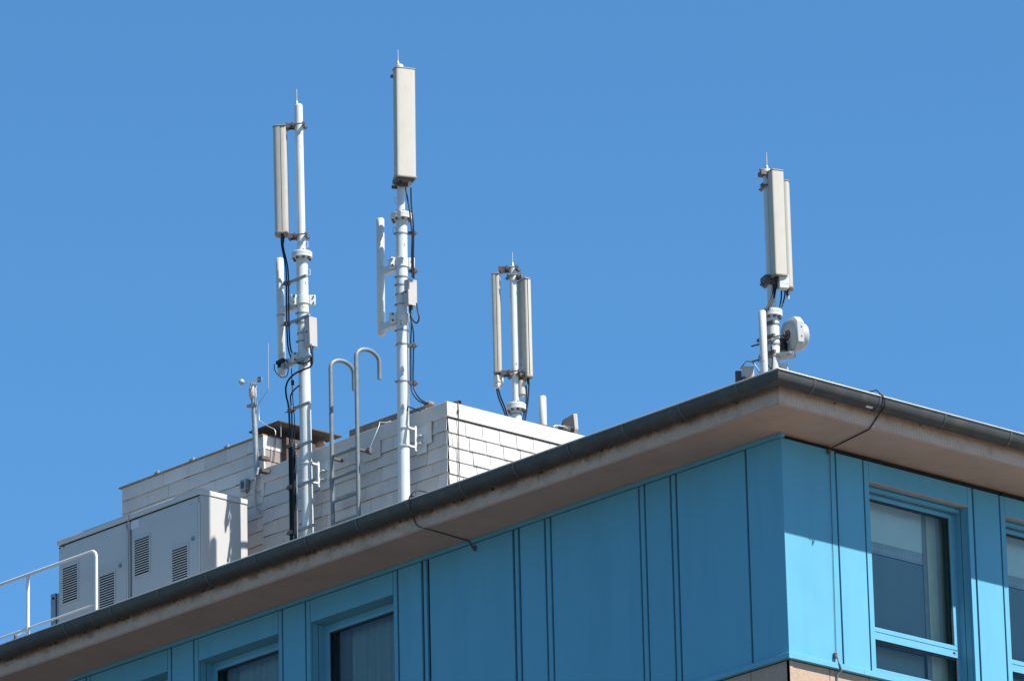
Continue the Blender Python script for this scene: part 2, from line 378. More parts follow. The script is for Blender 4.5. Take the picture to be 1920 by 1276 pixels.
# windows, recessed 0.22 m
def window(face, a0, a1, ztop, idx):
    """a0..a1 opening along the facade"""
    D0, D1 = .036, .22
    def bx(mbx, a, b, d0, d1, z0, z1):
        if face == 'L': mbx.box(a, b, d0, d1, Z(z0), Z(z1))
        else: mbx.box(-d1, -d0, a, b, Z(z0), Z(z1))
    zb = -2.568
    m_ = MB()      # frame: outer frame, sash, mid rail
    for (p, q) in ((a0, a0+.055), (a1-.055, a1)): bx(m_, p, q, D1, D1+.05, zb, ztop)
    bx(m_, a0+.055, a1-.055, D1, D1+.05, ztop-.055, ztop); bx(m_, a0+.055, a1-.055, D1, D1+.05, zb, -2.43)
    fr = m_.build('window', M['bluetrim'], bld, bevel=.003)
    m_ = MB(); s0, s1 = a0+.058, a1-.058          # sash slightly proud
    for (p, q) in ((s0, s0+.045), (s1-.045, s1)): bx(m_, p, q, D1-.012, D1+.04, -1.95, ztop-.058)
    bx(m_, s0+.045, s1-.045, D1-.012, D1+.04, ztop-.11, ztop-.058)
    bx(m_, s0, s1, D1-.014, D1+.04, -2.005, -1.952); bx(m_, a0+.055, a1-.055, D1-.010, D1+.04, -2.095, -2.008)
    m_.build('sash', M['bluetrim'], fr, bevel=.003)
    m_ = MB()
    for (p, q, z0, z1) in ((s0+.045, s1-.045, -1.95, ztop-.11), (a0+.055, a1-.055, -2.43, -2.095)):
        g = .014
        bx(m_, p, p+g, D1+.004, D1+.03, z0, z1); bx(m_, q-g, q, D1+.004, D1+.03, z0, z1)
        bx(m_, p+g, q-g, D1+.004, D1+.03, z1-.022, z1); bx(m_, p+g, q-g, D1+.004, D1+.03, z0, z0+g*.6)
    m_.build('seal', M['seal'], fr)
    m_ = MB()
    for (p, q, z0, z1) in ((s0+.045, s1-.045, -1.95, ztop-.11), (a0+.055, a1-.055, -2.43, -2.095)):
        d = D1+.02
        if face == 'L': m_.add([(p,d,Z(z0)),(q,d,Z(z0)),(q,d,Z(z1)),(p,d,Z(z1))], [(0,1,2,3)])
        else: m_.add([(-d,p,Z(z0)),(-d,q,Z(z0)),(-d,q,Z(z1)),(-d,p,Z(z1))], [(0,1,2,3)])
    m_.build('pane', M['glass'], fr, flat=True, keep=True)
    m_ = MB()      # reveal: two jambs and the head lining, with guide rails of the outside blind
    for (p, q, gp) in ((a0-.004, a0+.0, a0), (a1, a1+.004, a1)):
        bx(m_, p-.002, q+.002, D0, D1-.102, zb, ztop+.002); bx(m_, p-.002, q+.002, D1-.09, D1+.05, zb, ztop+.002)
    bx(m_, a0, a1, D0+(.03 if face == 'R' else 0), D1-(.10 if face == 'R' else 0), ztop-.0, ztop+.006)
    if face == 'R': bx(m_, a0, a1, D0+.095, D0+.15, ztop-.05, ztop-.002)
    m_.build('reveal', M['bluetrim'], fr)
    if face == 'R':
        m_ = MB(); bx(m_, a0, a1, D0-.036, D0+.028, ztop-.004, ztop+.006); m_.build('head_strip', M['fascia2'], fr)
        m_ = MB(); bx(m_, a1-.13, a1-.10, D1-.015, D1-.010, -2.05, -2.03); m_.build('lock', M['seal'], fr)
    return fr
for i, x in enumerate(wl): window('L', x-1.595, x-.07, -.354, i)
for i, y in enumerate(wr): window('R', y+.077, y+1.676, -.320, i)
# rooms behind the glass
def room(name, x0, x1, y0, y1, z0, z1, skip):
    m_ = MB(); v = [(x0,y0,z0),(x1,y0,z0),(x1,y1,z0),(x0,y1,z0),(x0,y0,z1),(x1,y0,z1),(x1,y1,z1),(x0,y1,z1)]
    f = {'f':(0,1,2,3),'b':(4,7,6,5),'y0':(0,4,5,1),'x1':(1,5,6,2),'y1':(2,6,7,3),'x0':(3,7,4,0)}
    m_.add(v, [f[k] for k in f if k not in skip]); return m_.build(name, M['room'], bld, flat=True)
room('room_interior', -LEN_L, -6.3, .285, 4.6, Z(-3.2), Z(-.22), ('y0',))
room('room_interior', -5.2, -.285, .95, LEN_R, Z(-3.2), Z(-.22), ('x1',))
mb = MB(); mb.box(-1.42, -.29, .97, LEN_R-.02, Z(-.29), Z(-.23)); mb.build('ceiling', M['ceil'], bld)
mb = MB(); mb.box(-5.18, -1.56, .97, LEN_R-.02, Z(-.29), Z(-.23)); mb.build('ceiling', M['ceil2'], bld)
mb = MB(); mb.box(-1.55, -1.44, 1.0, 8.6, Z(-.262), Z(-.255)); k = 1.0
while k < 8.5:
    mb.box(-1.545, -1.50, k, k+.045, Z(-.31), Z(-.262)); mb.box(-1.49, -1.445, k+.02, k+.055, Z(-.305), Z(-.262)); k += .085
mb.build('ceiling_grille', M['alu'], bld)
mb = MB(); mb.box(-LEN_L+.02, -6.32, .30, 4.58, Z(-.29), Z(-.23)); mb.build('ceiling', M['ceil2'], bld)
mb = MB(); mb.box(-LEN_L, E_-.8, 5.2, LEN_R, Z(-4.1), Z(-.02)); mb.build('core_wall', M['room'], bld)
mb = MB(); mb.box(-6.25, -5.3, .32, 5.1, Z(-4.1), Z(-.02)); mb.build('core_wall', M['room'], bld)
# curtains
def curtain(fn, a, b, z0, z1, amp, waves, name, mt, label):
    n = int((b-a)/.012); v = []; f = []
    for i in range(n+1):
        t = a+(b-a)*i/n; d = amp*math.sin(waves*(t-a)*2*math.pi)+amp*.4*math.sin(waves*2.3*(t-a)*6.28+1)
        v += [fn(t,d,Z(z0)), fn(t,d,Z(z1))]
        if i: f.append((2*i-2,2*i,2*i+1,2*i-1))
    m_ = MB(); m_.add(v, f); return tag(m_.build(name, mt, loc=fn((a+b)/2,0,Z(z0)), flat=False, angle=180), label, 'curtain')
for i, y in enumerate(wr[:2]):
    lab = ['olive curtain at the right edge of the whole window by the corner', 'olive curtain at the right edge of the cropped window'][i]
    tag(curtain(lambda t,d,z: (-.452+d,t,z), y+1.435, y+1.95, -2.7, -.295, .012, 9, 'curtain', M['curtain'], lab), None, group='curtains behind the upper windows')
    lab = ['pale inner curtain strip beside the olive curtain of the whole corner window', 'pale inner curtain strip of the cropped right window'][i]
    tag(curtain(lambda t,d,z: (-.442+d,t,z), y+1.352, y+1.44, -2.7, -.295, .008, 9, 'curtain', M['sheer'], lab), None, group='curtains behind the upper windows')
for i, y in enumerate(wr[:2]):
    ya, yb = y+.02, y+1.355
    o = thing('screen_panel', ['blue grey textile screen with eyelet rows behind the whole corner window', 'blue grey textile screen behind the cropped right window'][i], 'screen', (-.45, ya, Z(-2.0)), 'textile screens in the upper windows')
    m_ = MB(); m_.box(-.452, -.448, ya, yb, Z(-2.05), Z(-.985)); m_.build('fabric', M['screen'], o)
    m_ = MB(); m_.box(-.456, -.444, ya, yb, Z(-.838), Z(-.31)); m_.build('pelmet', M['pelmet'], o)
    m_ = MB(); m_.box(-.454, -.446, ya, yb, Z(-.975), Z(-.868)); m_.box(-.453, -.449, ya, yb, Z(-.866), Z(-.84)); m_.build('header_tape', M['pelmet2'], o)
    for zz, r_ in ((-.925, .027), (-1.90, .012)):
        m_ = MB(); k = ya+.02
        while k < yb-.03:
            m_.add([(-.440, k+r_*math.cos(a*.785), Z(zz)+r_*.8*math.sin(a*.785)) for a in range(8)], [tuple(range(8))]); k += .062
        tag(m_.build('eyelets', M['eyelet'], o), None, kind='stuff')
    m_ = MB(); m_.box(-.50, -.49, ya, yb, Z(-2.7), Z(-2.06)); m_.build('lower_screen', M['screen2'], o)
labs = ['sheer pleated curtain behind the shaded left window nearest the corner', 'sheer curtain behind the second shaded window from the corner']
dlab = ['brown curtain edge in the shaded left window nearest the corner', 'brown curtain edge in the second shaded window from the corner']
for i, x in enumerate(wl[:2]):
    tag(curtain(lambda t,d,z: (t,.42+d,z), x-1.33, x-.1, -2.7, -.36, .014, 7, 'curtain', M['sheer2'], labs[i]), None, group='curtains behind the upper windows')
    tag(curtain(lambda t,d,z: (t,.40+d,z), x-1.60, x-1.32, -2.7, -.36, .012, 8, 'curtain', M['curtain2'], dlab[i]), None, group='curtains behind the upper windows')
# gutter: half-round zinc, with rolled outer bead and brackets
RG, DG = .105, .145
OC = E_+.005+RG           # centre of the gutter outside the wall
ZG = .300
def gutter_pts(o, z): return None
prof = []
for k in range(0, 15):
    th = math.pi*k/14
    prof.append((OC+RG*math.cos(th), ZG-DG*math.sin(th)))
inner = [(OC+(RG-.005)*math.cos(math.pi*k/14), ZG-(DG-.005)*math.sin(math.pi*k/14)) for k in range(14,-1,-1)]
ring = prof+inner
def sweep(mbx, ring):
    v = []; n = len(ring)
    for (o, z) in ring: v.append((-LEN_L, -o, Z(z)))
    for (o, z) in ring: v.append((o, -o, Z(z)))
    for (o, z) in ring: v.append((o, LEN_R, Z(z)))
    f = []
    for j in range(2):
        for i in range(n):
            i2 = (i+1) % n; f.append((j*n+i, j*n+i2, (j+1)*n+i2, (j+1)*n+i))
    mbx.add(v, f)
mb = MB(); sweep(mb, ring)
gut = mb.build('gutter', M['zinc'], bld, angle=60)
mb = MB(); bead = [(OC+RG+.002+.011*math.cos(t*math.pi/4), ZG+.003+.011*math.sin(t*math.pi/4)) for t in range(8)]; sweep(mb, bead)
mb.build('bead', M['zincedge'], gut, angle=60)
def bracket(pt, face):
    mbx = MB(); n = 16; v = []; f = []
    for k in range(n+1):
        th = math.pi*k/n
        for (e, hw) in ((.001,-.014),(.006,-.014),(.006,.014),(.001,.014)):
            o = OC+(RG+e)*math.cos(th); z = ZG-(DG+e)*math.sin(th)
            v.append((pt+hw, -o, Z(z)) if face == 'L' else (o, pt+hw, Z(z)))
        if k:
            for q in range(4):
                q2 = (q+1) % 4; f.append(((k-1)*4+q, (k-1)*4+q2, k*4+q2, k*4+q))
    mbx.add(v, f); mbx.build('bracket', M['zinc2'], gut, angle=60)
M['zinc2'] = mat('zinc_bracket', (0.0828,0.085,0.0828), .5, metal=.35, var=.2)
for k in range(14): bracket(.283-.9285*k, 'L')
for y in (-.385, .64, 1.682, 2.75, 3.8): bracket(y, 'R')
mb = MB(); a = .50
th = R(62); n = 6; v = []
for k in range(n+1):
    t = R(60)+R(14)*k/n
    o = OC+(RG+.002)*math.cos(t); z = ZG-(DG+.002)*math.sin(t)
    v += [(o, .47, Z(z)), (o, .57, Z(z))]
mb.add(v, [(2*k,2*k+1,2*k+3,2*k+2) for k in range(n)]); mb.build('sticker', M['paper'], gut)
# debris in the crack between gutter and fascia
mb = MB()
for k in range(170):
    t = random.uniform(-13.5, 4.6)
    sz = random.uniform(.005, .014)
    z = .172+random.uniform(-.012,.008)
    c = V(t,-E_-.006,Z(z)) if t < .6 else V(E_+.006, t-1.2, Z(z))
    if t > -1 and random.random() < .75: continue
    if abs(math.sin(t*2.3)+math.sin(t*5.1+1)) < .7: continue
    mb.obox(c, V(1,0,.2).normalized(), V(0,1,0), V(-.2,0,1).normalized(), sz*1.6, .006, sz*.7)
tag(mb.build('gutter_debris', M['browncap'], bld), None, kind='stuff')

# ------------------------------------------------------------------ rooftop plant house with slate walls
YP = 1.37
cn = P(838.4, 753.1, 'y', YP); XF = cn.x; ZF = cn.z-H          # near top corner of the front block
q = P(494.3, 813.7, 'y', YP); XS = q.x; ZL = q.z-H             # corner of the taller left block
XL = P(231, 914, 'y', YP).x
ph = thing('plant_house', 'flat roofed plant house clad in small white slates behind the gutter', 'rooftop building', (XF,YP,Z(.265)))
def slates(mbx, fn, s0, s1, ztop, zbot, hh, ww, shift, amp, jag, gp=.0015):
    z = ztop; row = 0
    while z > zbot:
        off = (shift*row) % ww
        a = s0-ww+off
        while a < s1:
            p, q_ = max(a, s0), min(a+ww, s1)
            if q_-p > .02:
                d = random.uniform(-jag, jag); b0 = .036*amp+random.uniform(-.003,.003); b1 = b0-.006*amp
                t0, t1 = .006, .004
                zb0, zb1 = z-hh-.002+d, z-hh-.002+d*random.uniform(-.6,1)
                zt = z-.0
                mbx.add([fn(p+gp,b0-.008,zb0), fn(q_-gp,b1-.008,zb1), fn(q_-gp,b1,zb1), fn(p+gp,b0,zb0),
                         fn(p+gp,.001,zt), fn(q_-gp,.001,zt), fn(q_-gp,t1,zt), fn(p+gp,t0,zt)],
                        [(0,1,2,3),(3,2,6,7),(0,3,7,4),(1,5,6,2),(4,7,6,5)])
            a += ww
        z -= hh; row += 1
HH = .177
zb = ZF-.185
mb = MB(); mb.box(XS, XF-.004, YP+.004, YP+6, Z(.265), Z(ZF-.05)); mb.box(XL, XS, YP+.004, YP+3.0, Z(.265), Z(ZL-.03))
mb.build('core_wall', M['dark'], ph)
mb = MB(); slates(mb, lambda s_,d,z: (s_, YP-d, Z(z)), XS-.02, XF, zb, .3, HH, .42, .10, .7, .006, .0035)
mb.build('slate_wall', M['slate'], ph, flat=True)
mb = MB(); slates(mb, lambda s_,d,z: (XF+d, s_, Z(z)), YP, YP+6, zb-.02, .3, HH, .281, .059, .55, .0035, .0035)
mb.build('slate_wall', M['slate'], ph, flat=True)
mb = MB(); slates(mb, lambda s_,d,z: (s_, YP-d, Z(z)), XL, XS, ZL-.02, .3, HH, .42, .10, .7, .007, .0035)
mb.build('slate_wall', M['slate'], ph, flat=True)
mb = MB(); mb.box(XL-.02, XL, YP, YP+3, Z(.3), Z(ZL-.02)); mb.build('end_wall', M['slate'], ph)
# white parapet flashing on the front block
mb = MB()
mb.box(XS+.02, XF+.026, YP-.026, YP-.001, Z(zb-.004), Z(ZF)); mb.box(XF+.001, XF+.026, YP-.001, YP+6, Z(zb-.004), Z(ZF))
mb.box(XS+.02, XF+.001, YP-.001, YP+.22, Z(ZF-.04), Z(ZF)-.001); mb.box(XF-.22, XF+.001, YP+.22, YP+6, Z(ZF-.04), Z(ZF)-.001)
mb.build('parapet_flashing', M['flash'], ph, bevel=.004)
mb = MB(); mb.box(XS, XF-.01, YP+.01, YP+5.9, Z(ZF-.12), Z(ZF-.045)); mb.build('roof', M['roof'], ph)
# taller block: brown roof edge, right hand end wall with white band
mb = MB(); mb.box(XL-.06, XS+.012, YP-.03, YP+3, Z(ZL-.022), Z(ZL)); mb.build('roof_edge', M['capbrown'], ph, bevel=.004)
mb = MB(); mb.box(XS+.001, XS+.02, YP-.024, YP+2.6, Z(ZL-.19), Z(ZL-.023)); mb.build('end_flashing', M['flash'], ph)
mb = MB()
for k in range(3): mb.box(XS+.001, XS+.014-.003*k, YP-.01, YP+2.6, Z(ZL-.195-.155*(k+1)+.012), Z(ZL-.195-.155*k))
mb.build('end_wall', M['brick'], ph)
mb = MB(); mb.box(XS-.03, XS+.03, YP-.027, YP-.002, Z(ZF-.35), Z(ZL-.19)); mb.build('corner_strip', M['slate'], ph)
for px, py in ((296,892),(362,862),(427,837)):
    c = P(px, py, 'y', YP-.01); mb = MB(); mb.box(c.x-.035, c.x+.035, YP-.045, YP+.05, Z(ZL-.01), Z(ZL+.012)); mb.lathe((c.x,YP,Z(ZL+.012)), [(.018,0),(.018,.02),(.008,.03)], 10)
    mb.build('clamp', M['steel'], ph)
# weathered felt kerb behind the parapet
k0 = P(654.3, 806, 'y', YP+.30); k1 = P(748, 772.6, 'y', YP+.30); k2 = P(797, 757.5, 'y', YP+.30)
mb = MB(); mb.box(k0.x, k1.x+.02, YP+.30, YP+.62, Z(ZF-.10), k0.z)
mb.box(k1.x+.021, k2.x, YP+.31, YP+.62, Z(ZF-.10), k2.z); mb.build('roof_kerb', M['felt'], ph, bevel=.01)
# plain metal sheets where the mast brackets are fixed
for (xa, ya, xb, yb) in ((679,800,713,868), (785,768,809,838), (592,856,619,905)):
    a = P(xa, (ya+yb)/2, 'y', YP-.036); b = P(xb, (ya+yb)/2, 'y', YP-.036); z1 = P(xa, ya, 'y', YP-.036).z; z0 = P(xa, yb, 'y', YP-.036).z
    z1 = min(z1, Z(zb-.006)); mb = MB(); mb.box(a.x, b.x, YP-.038, YP-.032, z0, z1); mb.build('fixing_plate', M['flash'], ph)

# hood over the ventilation shaft
ap = P(523.3, 787, 'y', YP+.08)
hood = thing('vent_hood', 'dark brown square metal rain hood over the shaft on the plant house', 'vent hood', (ap.x-.27, ap.y+.5, Z(ZF-.05)))
mb = MB(); mb.box(ap.x-.60, ap.x, ap.y, ap.y+1.05, ap.z-.02, ap.z); mb.build('cover_plate', M['browncap'], hood, bevel=.004)
for (dx, dy) in ((-.04,.06),(-.5,.06),(-.04,.94),(-.5,.94),(-.04,.5)): mb = MB(); mb.bar((ap.x+dx, ap.y+dy, Z(ZL-.05)), (ap.x+dx, ap.y+dy, ap.z-.02), .005, .005); mb.build('leg', M['steel'], hood)
mb = MB(); mb.box(ap.x-.42, ap.x-.10, ap.y+.2, ap.y+.85, Z(ZF-.05), ap.z-.16); mb.build('shaft', M['browncap'], hood)
# stones weighing down the wires on the parapet
def stone(px, py, y, sx, sy_, sz, label):
    c = P(px, py, 'y', y); mb = MB()
    for k in range(3):
        d = V(random.uniform(-.5,.5)*sx, random.uniform(-.3,.3)*sy_, random.uniform(-.05,.25)*sz)
        a = random.uniform(-.4,.4); ax_ = V(math.cos(a), math.sin(a), .1).normalized(); ay_ = V(0,0,1).cross(ax_).normalized(); az_ = ax_.cross(ay_)
        mb.obox(c+d, ax_, ay_, az_, sx*random.uniform(.4,.6), sy_*.5, sz*random.uniform(.35,.5))
    tag(mb.build('ballast_stone', M['stone'], bevel=.012, loc=c), label, 'stone', 'stones on the plant house roof edge')
stone(602, 833, YP+.08, .10, .08, .05, 'brown stone lying on the parapet just right of the mast with stacked cable arms')
stone(805, 760, YP+.2, .10, .09, .06, 'brown stone lump where two black cables meet the roof')

# ------------------------------------------------------------------ masts and aerials
TC = V(.739,-.674,0).normalized(); RR = V(.674,.739,0).normalized()      # towards the street viewer / to his right
def head(phi): return (TC*math.cos(R(phi))+RR*math.sin(R(phi))).normalized()
def zat(px, py, Y): return P(px, py, 'y', Y).z
def flange(mbp, m_, px, ytop, ybot, Y, r, zc=None):
    pass
def mast(name, label, cat, X, Y, zbase, ztop, zfl, r_up, r_lo, rod_top, rod_dx, fl_r, ztop_cap=True):
    o = thing(name, label, cat, (X,Y,zbase), 'steel aerial masts on the roof')
    mb = MB(); mb.cyl((X,Y,zbase),(X,Y,zfl-.03), r_lo, n=28); mb.build('lower_pole', M['white'], o)
    mb = MB(); mb.cyl((X,Y,zfl+.03),(X,Y,ztop), r_up, n=24)
    mb.lathe((X,Y,ztop), [(r_up*1.0,0),(r_up*.9,.015),(r_up*.35,.02)], 20); mb.build('upper_pole', M['white'], o)
    mb = MB(); mb.lathe((X,Y,zfl), [(r_lo,-.05),(fl_r,-.036),(fl_r,-.003),(fl_r*.97,-.001),(fl_r*.97,.001),(fl_r,.003),(fl_r,.032),(fl_r*.93,.04),(r_up+.01,.045)], 32)
    fl = mb.build('flange', M['white'], o)
    for k in range(8):
        a = 2*math.pi*k/8+.3; c = V(X+(fl_r-.028)*math.cos(a), Y+(fl_r-.028)*math.sin(a), zfl)
        mb = MB(); mb.lathe(c, [(.017,-.062),(.017,-.037),(.006,-.036),(.006,.036),(.013,.037),(.013,.055)], 6)
        mb.build('bolt', M['rust'], fl)
    mb = MB(); p0 = V(X+rod_dx*RR.x, Y+rod_dx*RR.y, ztop+.005); p1 = V(p0.x, p0.y, rod_top)
    mb.tube([p0, p1], [.009,.006], 8); mb.lathe(p0, [(.02,0),(.02,.04),(.012,.06)], 10); mb.build('lightning_rod', M['alu'], o)
    return o
def lug(o, X, Y, z, phi, r):      # small loop welded on the pole
    h = head(phi); t = V(0,0,1); c = V(X,Y,z)+h*r
    mb = MB(); mb.tube([c-t*.035, c-t*.035+h*.03, c+t*.035+h*.03, c+t*.035], .006, 8); mb.build('lug', M['white'], o)
def collar(o, X, Y, z, r, hgt, phis, mt='white', ear=True):
    mb = MB(); mb.lathe((X,Y,z), [(r+.002,-hgt/2),(r+.012,-hgt/2+.004),(r+.012,hgt/2-.004),(r+.002,hgt/2)], 28); c = mb.build('collar', M[mt], o)
    if ear:
        for ph_ in phis:
            h = head(ph_); t = V(0,0,1).cross(h); cc = V(X,Y,z)+h*(r+.045)
            mb = MB(); mb.obox(cc, h, t, V(0,0,1), .04, .012, hgt/2+.01); mb.obox(cc-t*.03, h, t, V(0,0,1), .04, .012, hgt/2+.01); e = mb.build('clamp_ear', M['white'], c, bevel=.006)
            for dz in (-.04,.04):
                mb = MB(); mb.cyl(cc-t*.058+h*.01+V(0,0,dz), cc+t*.03+h*.01+V(0,0,dz), .013, n=6); mb.build('bolt', M['rust'], c)
def strap(o, X, Y, z, r, wd=.008):
    mb = MB(); mb.lathe((X,Y,z), [(r,-wd),(r+.006,-wd),(r+.006,wd),(r,wd)], 28)
    h = head(-75); mb.obox(V(X,Y,z)+h*(r+.012), h, V(0,0,1).cross(h), V(0,0,1), .014, .01, .012); mb.build('strap', M['steel'], o)

def antenna(label, c, phi, z0, z1, wd, dp, flatf, mastxy=None, brk=None, back_label=False, mount='arm', rcu=None, cap=True):
    """panel aerial; c = centre of its footprint, phi = facing"""
    h = head(phi); t = V(0,0,1).cross(h); c = V(c.x, c.y, 0)
    a = thing('panel_antenna', label, 'antenna', (c.x,c.y,z0), 'upright panel antennas')
    def fn(x, y, z): return c+h*x+t*y+V(0,0,z)
    hw = wd/2; f = []; n = 14; split = -dp*.08
    for k in range(n+1):
        th = -math.pi/2+math.pi*k/n; e = flatf
        cx = abs(math.cos(th))**e; sy2 = math.copysign(abs(math.sin(th))**e, math.sin(th))
        f.append((split+(dp/2-split)*cx, hw*sy2))
    mb = MB(); mb.prism(f, fn, z0+.012, z1-.012); mb.build('radome', M['radome'], a, angle=50)
    g = [(split-.008,-hw+.006),(split-.008,hw-.006),(-dp/2+.012,hw-.006),(-dp/2,hw-.02),(-dp/2,-hw+.02),(-dp/2+.012,-hw+.006)][::-1]
    mb = MB(); mb.prism(g, fn, z0+.014, z1-.014); mb.build('housing', M['radome2'], a, angle=50)
    mb = MB(); mb.prism([(split-.012,-hw+.014),(split+.012,-hw+.014),(split+.012,hw-.014),(split-.012,hw-.014)], fn, z0+.01, z1-.01); mb.build('joint_seal', M['dark'], a)
    big = [(x*1.06,y*1.04) for x,y in f]+[(-dp/2-.004,hw+.002),(-dp/2-.004,-hw-.002)]
    for (q0, q1, mt_) in ((z0-.012, z0+.012, 'cap'), (z1-.010, z1+.008, 'cap')):
        mb = MB(); mb.prism(big, fn, q0, q1); mb.build('end_cap', M[mt_], a, bevel=.004)
    for kk in ((3, -4) if flatf < .4 else ()):
        mb = MB(); mb.cyl(fn(f[kk][0]+.001, f[kk][1], z0+.02), fn(f[kk][0]+.001, f[kk][1], z1-.02), .0035, n=6); mb.build('edge_seam', M['cap'], a)
    for yy in (-hw*.45, hw*.45):
        mb = MB(); mb.lathe(fn(-dp*.05,yy,z0-.012), [(.018,0),(.018,-.03),(.013,-.034),(.013,-.075),(.010,-.08)], 10); mb.build('connector', M['black'], a)
    if mastxy is not None:
        mx_ = V(mastxy[0], mastxy[1], 0); rp = mastxy[2]
        for zz in brk:
            back = c-h*(dp/2)
            mb = MB()
            for sgn in (-1,1):
                p0 = back+t*(.045*sgn)+V(0,0,zz); p1 = mx_+(back-mx_).normalized()*(rp+.012)+t*(.045*sgn)+V(0,0,zz)
                if (p0-p1).length > .03: mb.bar(p0, p1, .006, .028)
            mb.obox(back-h*.01+V(0,0,zz), h, t, V(0,0,1), .012, .06, .032)
            b = mb.build('bracket', M['rust'], a)
            hb = (back-mx_).normalized(); tb = V(0,0,1).cross(hb)
            mb = MB()
            for sgn in (-1,1):
                mb.obox(mx_+hb*(sgn*(rp+.016))+V(0,0,zz), hb, tb, V(0,0,1), .012, rp+.045, .020)
                mb.cyl(mx_+hb*(-rp-.045)+tb*(sgn*(rp+.032))+V(0,0,zz), mx_+hb*(rp+.05)+tb*(sgn*(rp+.032))+V(0,0,zz), .009, n=8)
            mb.build('clamp', M['rust'], b)
    return a, fn
def whip(label, X, Y, z0, z1, r, group='white tube aerials'):
    o = thing('tube_antenna', label, 'antenna', (X,Y,z0), group)
    mb = MB(); mb.lathe((X,Y,0), [(r*.8,z0),(r,z0+.012),(r,z1-.012),(r*.85,z1)], 24); mb.build('tube', M['tubewhite'], o, angle=50)
    return o
def cable(label, pts, r, mt='black', name='cable', cat='cable', group='black feeder cables', n=8, sm=6):
    mb = MB(); mb.tube(pts, r, n, smooth=sm); return tag(mb.build(name, M[mt], loc=pts[0], angle=80), label, cat, group)

def lean(objs, base, th):
    rotm = Matrix.Translation(base) @ Matrix.Rotation(th, 4, TC) @ Matrix.Translation(-Vector(base))
    for o in objs: o.matrix_world = rotm @ Matrix.Translation(o.location)
def tops(): return [o for o in bpy.data.objects if o.parent is None]
before = set(tops())
# ---- mast one: the tall left mast beside the cabinets
YM = 1.09
RLO, RUP = .074, .053
X1 = P(574.7, 880, 'y', YM).x
z = lambda py, px=566: zat(px, py, YM)
m1 = mast('aerial_mast', 'tall white mast nearest the grey cabinets with a bundle of black cables', 'mast', X1, YM, Z(.265), z(201,560), z(480), RUP, RLO, z(170,558), -.02, .132)
lug(m1, X1, YM, z(457,575), 75, RUP); lug(m1, X1, YM, z(508,579), 75, RLO)
collar(m1, X1, YM, z(565), RLO, .11, (-65, 100)); collar(m1, X1, YM, z(673), RLO, .10, (-65,))
for py in (590, 608, 628, 643): strap(m1, X1, YM, z(py), RLO)
# wall brackets: two rings and a plate on the slate wall
def wallbracket(o, X, za, zb_, r):
    b = MB()
    for zz in (za, zb_):
        b.lathe((X,YM,zz), [(r,-.012),(r+.014,-.012),(r+.014,.012),(r,.012)], 28)
        b.bar((X+r*.8, YM+.02, zz), (X+r*.8, YP-.15, zz), .012, .012)
    bb = b.build('wall_bracket', M['white'], o)
    p = MB(); p.box(X+r*.8-.01, X+r*.8+.01, YP-.15, YP-.12, zb_-.05, za+.04)
    for zz in (za-.08, zb_+.05): p.box(X+r*.8-.06, X+r*.8+.06, YP-.12, YP-.03, zz-.006, zz+.006)
    p.box(X+r*.8-.09, X+r*.8+.09, YP-.042, YP-.029, zb_-.06, za+.05)
    p.build('plate', M['white'], bb, bevel=.003)
wallbracket(m1, X1, z(869,575), z(904,575), RLO)
h1 = head(-97); c1 = V(X1,YM,0)+h1*.245
yA = c1.y
a1, _ = antenna('shaded panel antenna facing away at the top of the cable bundle mast', c1, -97, zat(528,441,yA), zat(526,241,yA), .20, .168, .62, (X1,YM,RUP), (zat(545,232,yA), zat(545,440,yA)))
# tube aerial on arms
def armtube(label, X, Y, XM_, z0, z1, r, arms, rl):
    o = whip(label, X, Y, z0, z1, r)
    for zz in arms:
        mb = MB(); mb.bar((X,Y,zz), (XM_-rl-.004,Y,zz), .04, .045); mb.build('arm', M['white'], o, bevel=.008)
    return o
tp = P(529, 590, 'y', YM)
t1 = armtube('white tube antenna on two arms beside the mast with the black cable bundle', tp.x, YM, X1, zat(530.5,703,YM), zat(527.5,484,YM), .05, (zat(547,577,YM), zat(548,678,YM)), RLO)
mb = MB(); pc = P(521, 680, 'y', YM-.07); mb.bar(pc, P(534,674,'y',YM-.07), .018, .022); mb.lathe((tp.x,YM,zat(529,684,YM)), [(.05,-.045),(.056,-.045),(.056,.04),(.05,.04)], 20)
mb.build('black_clamp', M['black'], t1)
mb = MB(); mb.lathe((tp.x,YM,zat(528,592,YM)), [(.05,-.006),(.055,-.006),(.055,.006),(.05,.006)], 20); mb.build('strap', M['steel'], t1)
def jbox(label, pxl, pxm, pxr, pyt, pyb, Yf):
    """box with its front (+X) face lit; pxm is the near vertical edge"""
    e1 = P(pxm, (pyt+pyb)/2, 'y', Yf); z1_ = zat(pxm, pyt, Yf); z0_ = zat(pxm, pyb, Yf)
    xw = e1.x-P(pxl, (pyt+pyb)/2, 'y', Yf).x; yw = P(pxr, (pyt+pyb)/2, 'x', e1.x).y-Yf
    o = thing('junction_box', label, 'junction box', (e1.x, Yf, z0_), 'grey boxes strapped to the masts')
    mb = MB(); mb.box(e1.x-xw, e1.x-.012, Yf+.004, Yf+yw-.004, z0_+.004, z1_-.004); mb.build('body', M['jbox'], o, bevel=.006)
    mb = MB(); mb.box(e1.x-.010, e1.x, Yf, Yf+yw, z0_, z1_); mb.build('cover', M['jbox'], o, bevel=.005)
    mb = MB(); mb.cyl((e1.x-xw*.55,Yf+.006,(z0_+z1_)/2), (e1.x-xw*.55,Yf-.008,(z0_+z1_)/2), .009, n=8); mb.build('lock', M['black'], o)
    mb = MB(); mb.cyl((e1.x-xw*.35,Yf+yw*.5,z0_+.01), (e1.x-xw*.35,Yf+yw*.5,z0_-.05), .02, n=10); mb.build('cable_gland', M['black'], o)
    return o
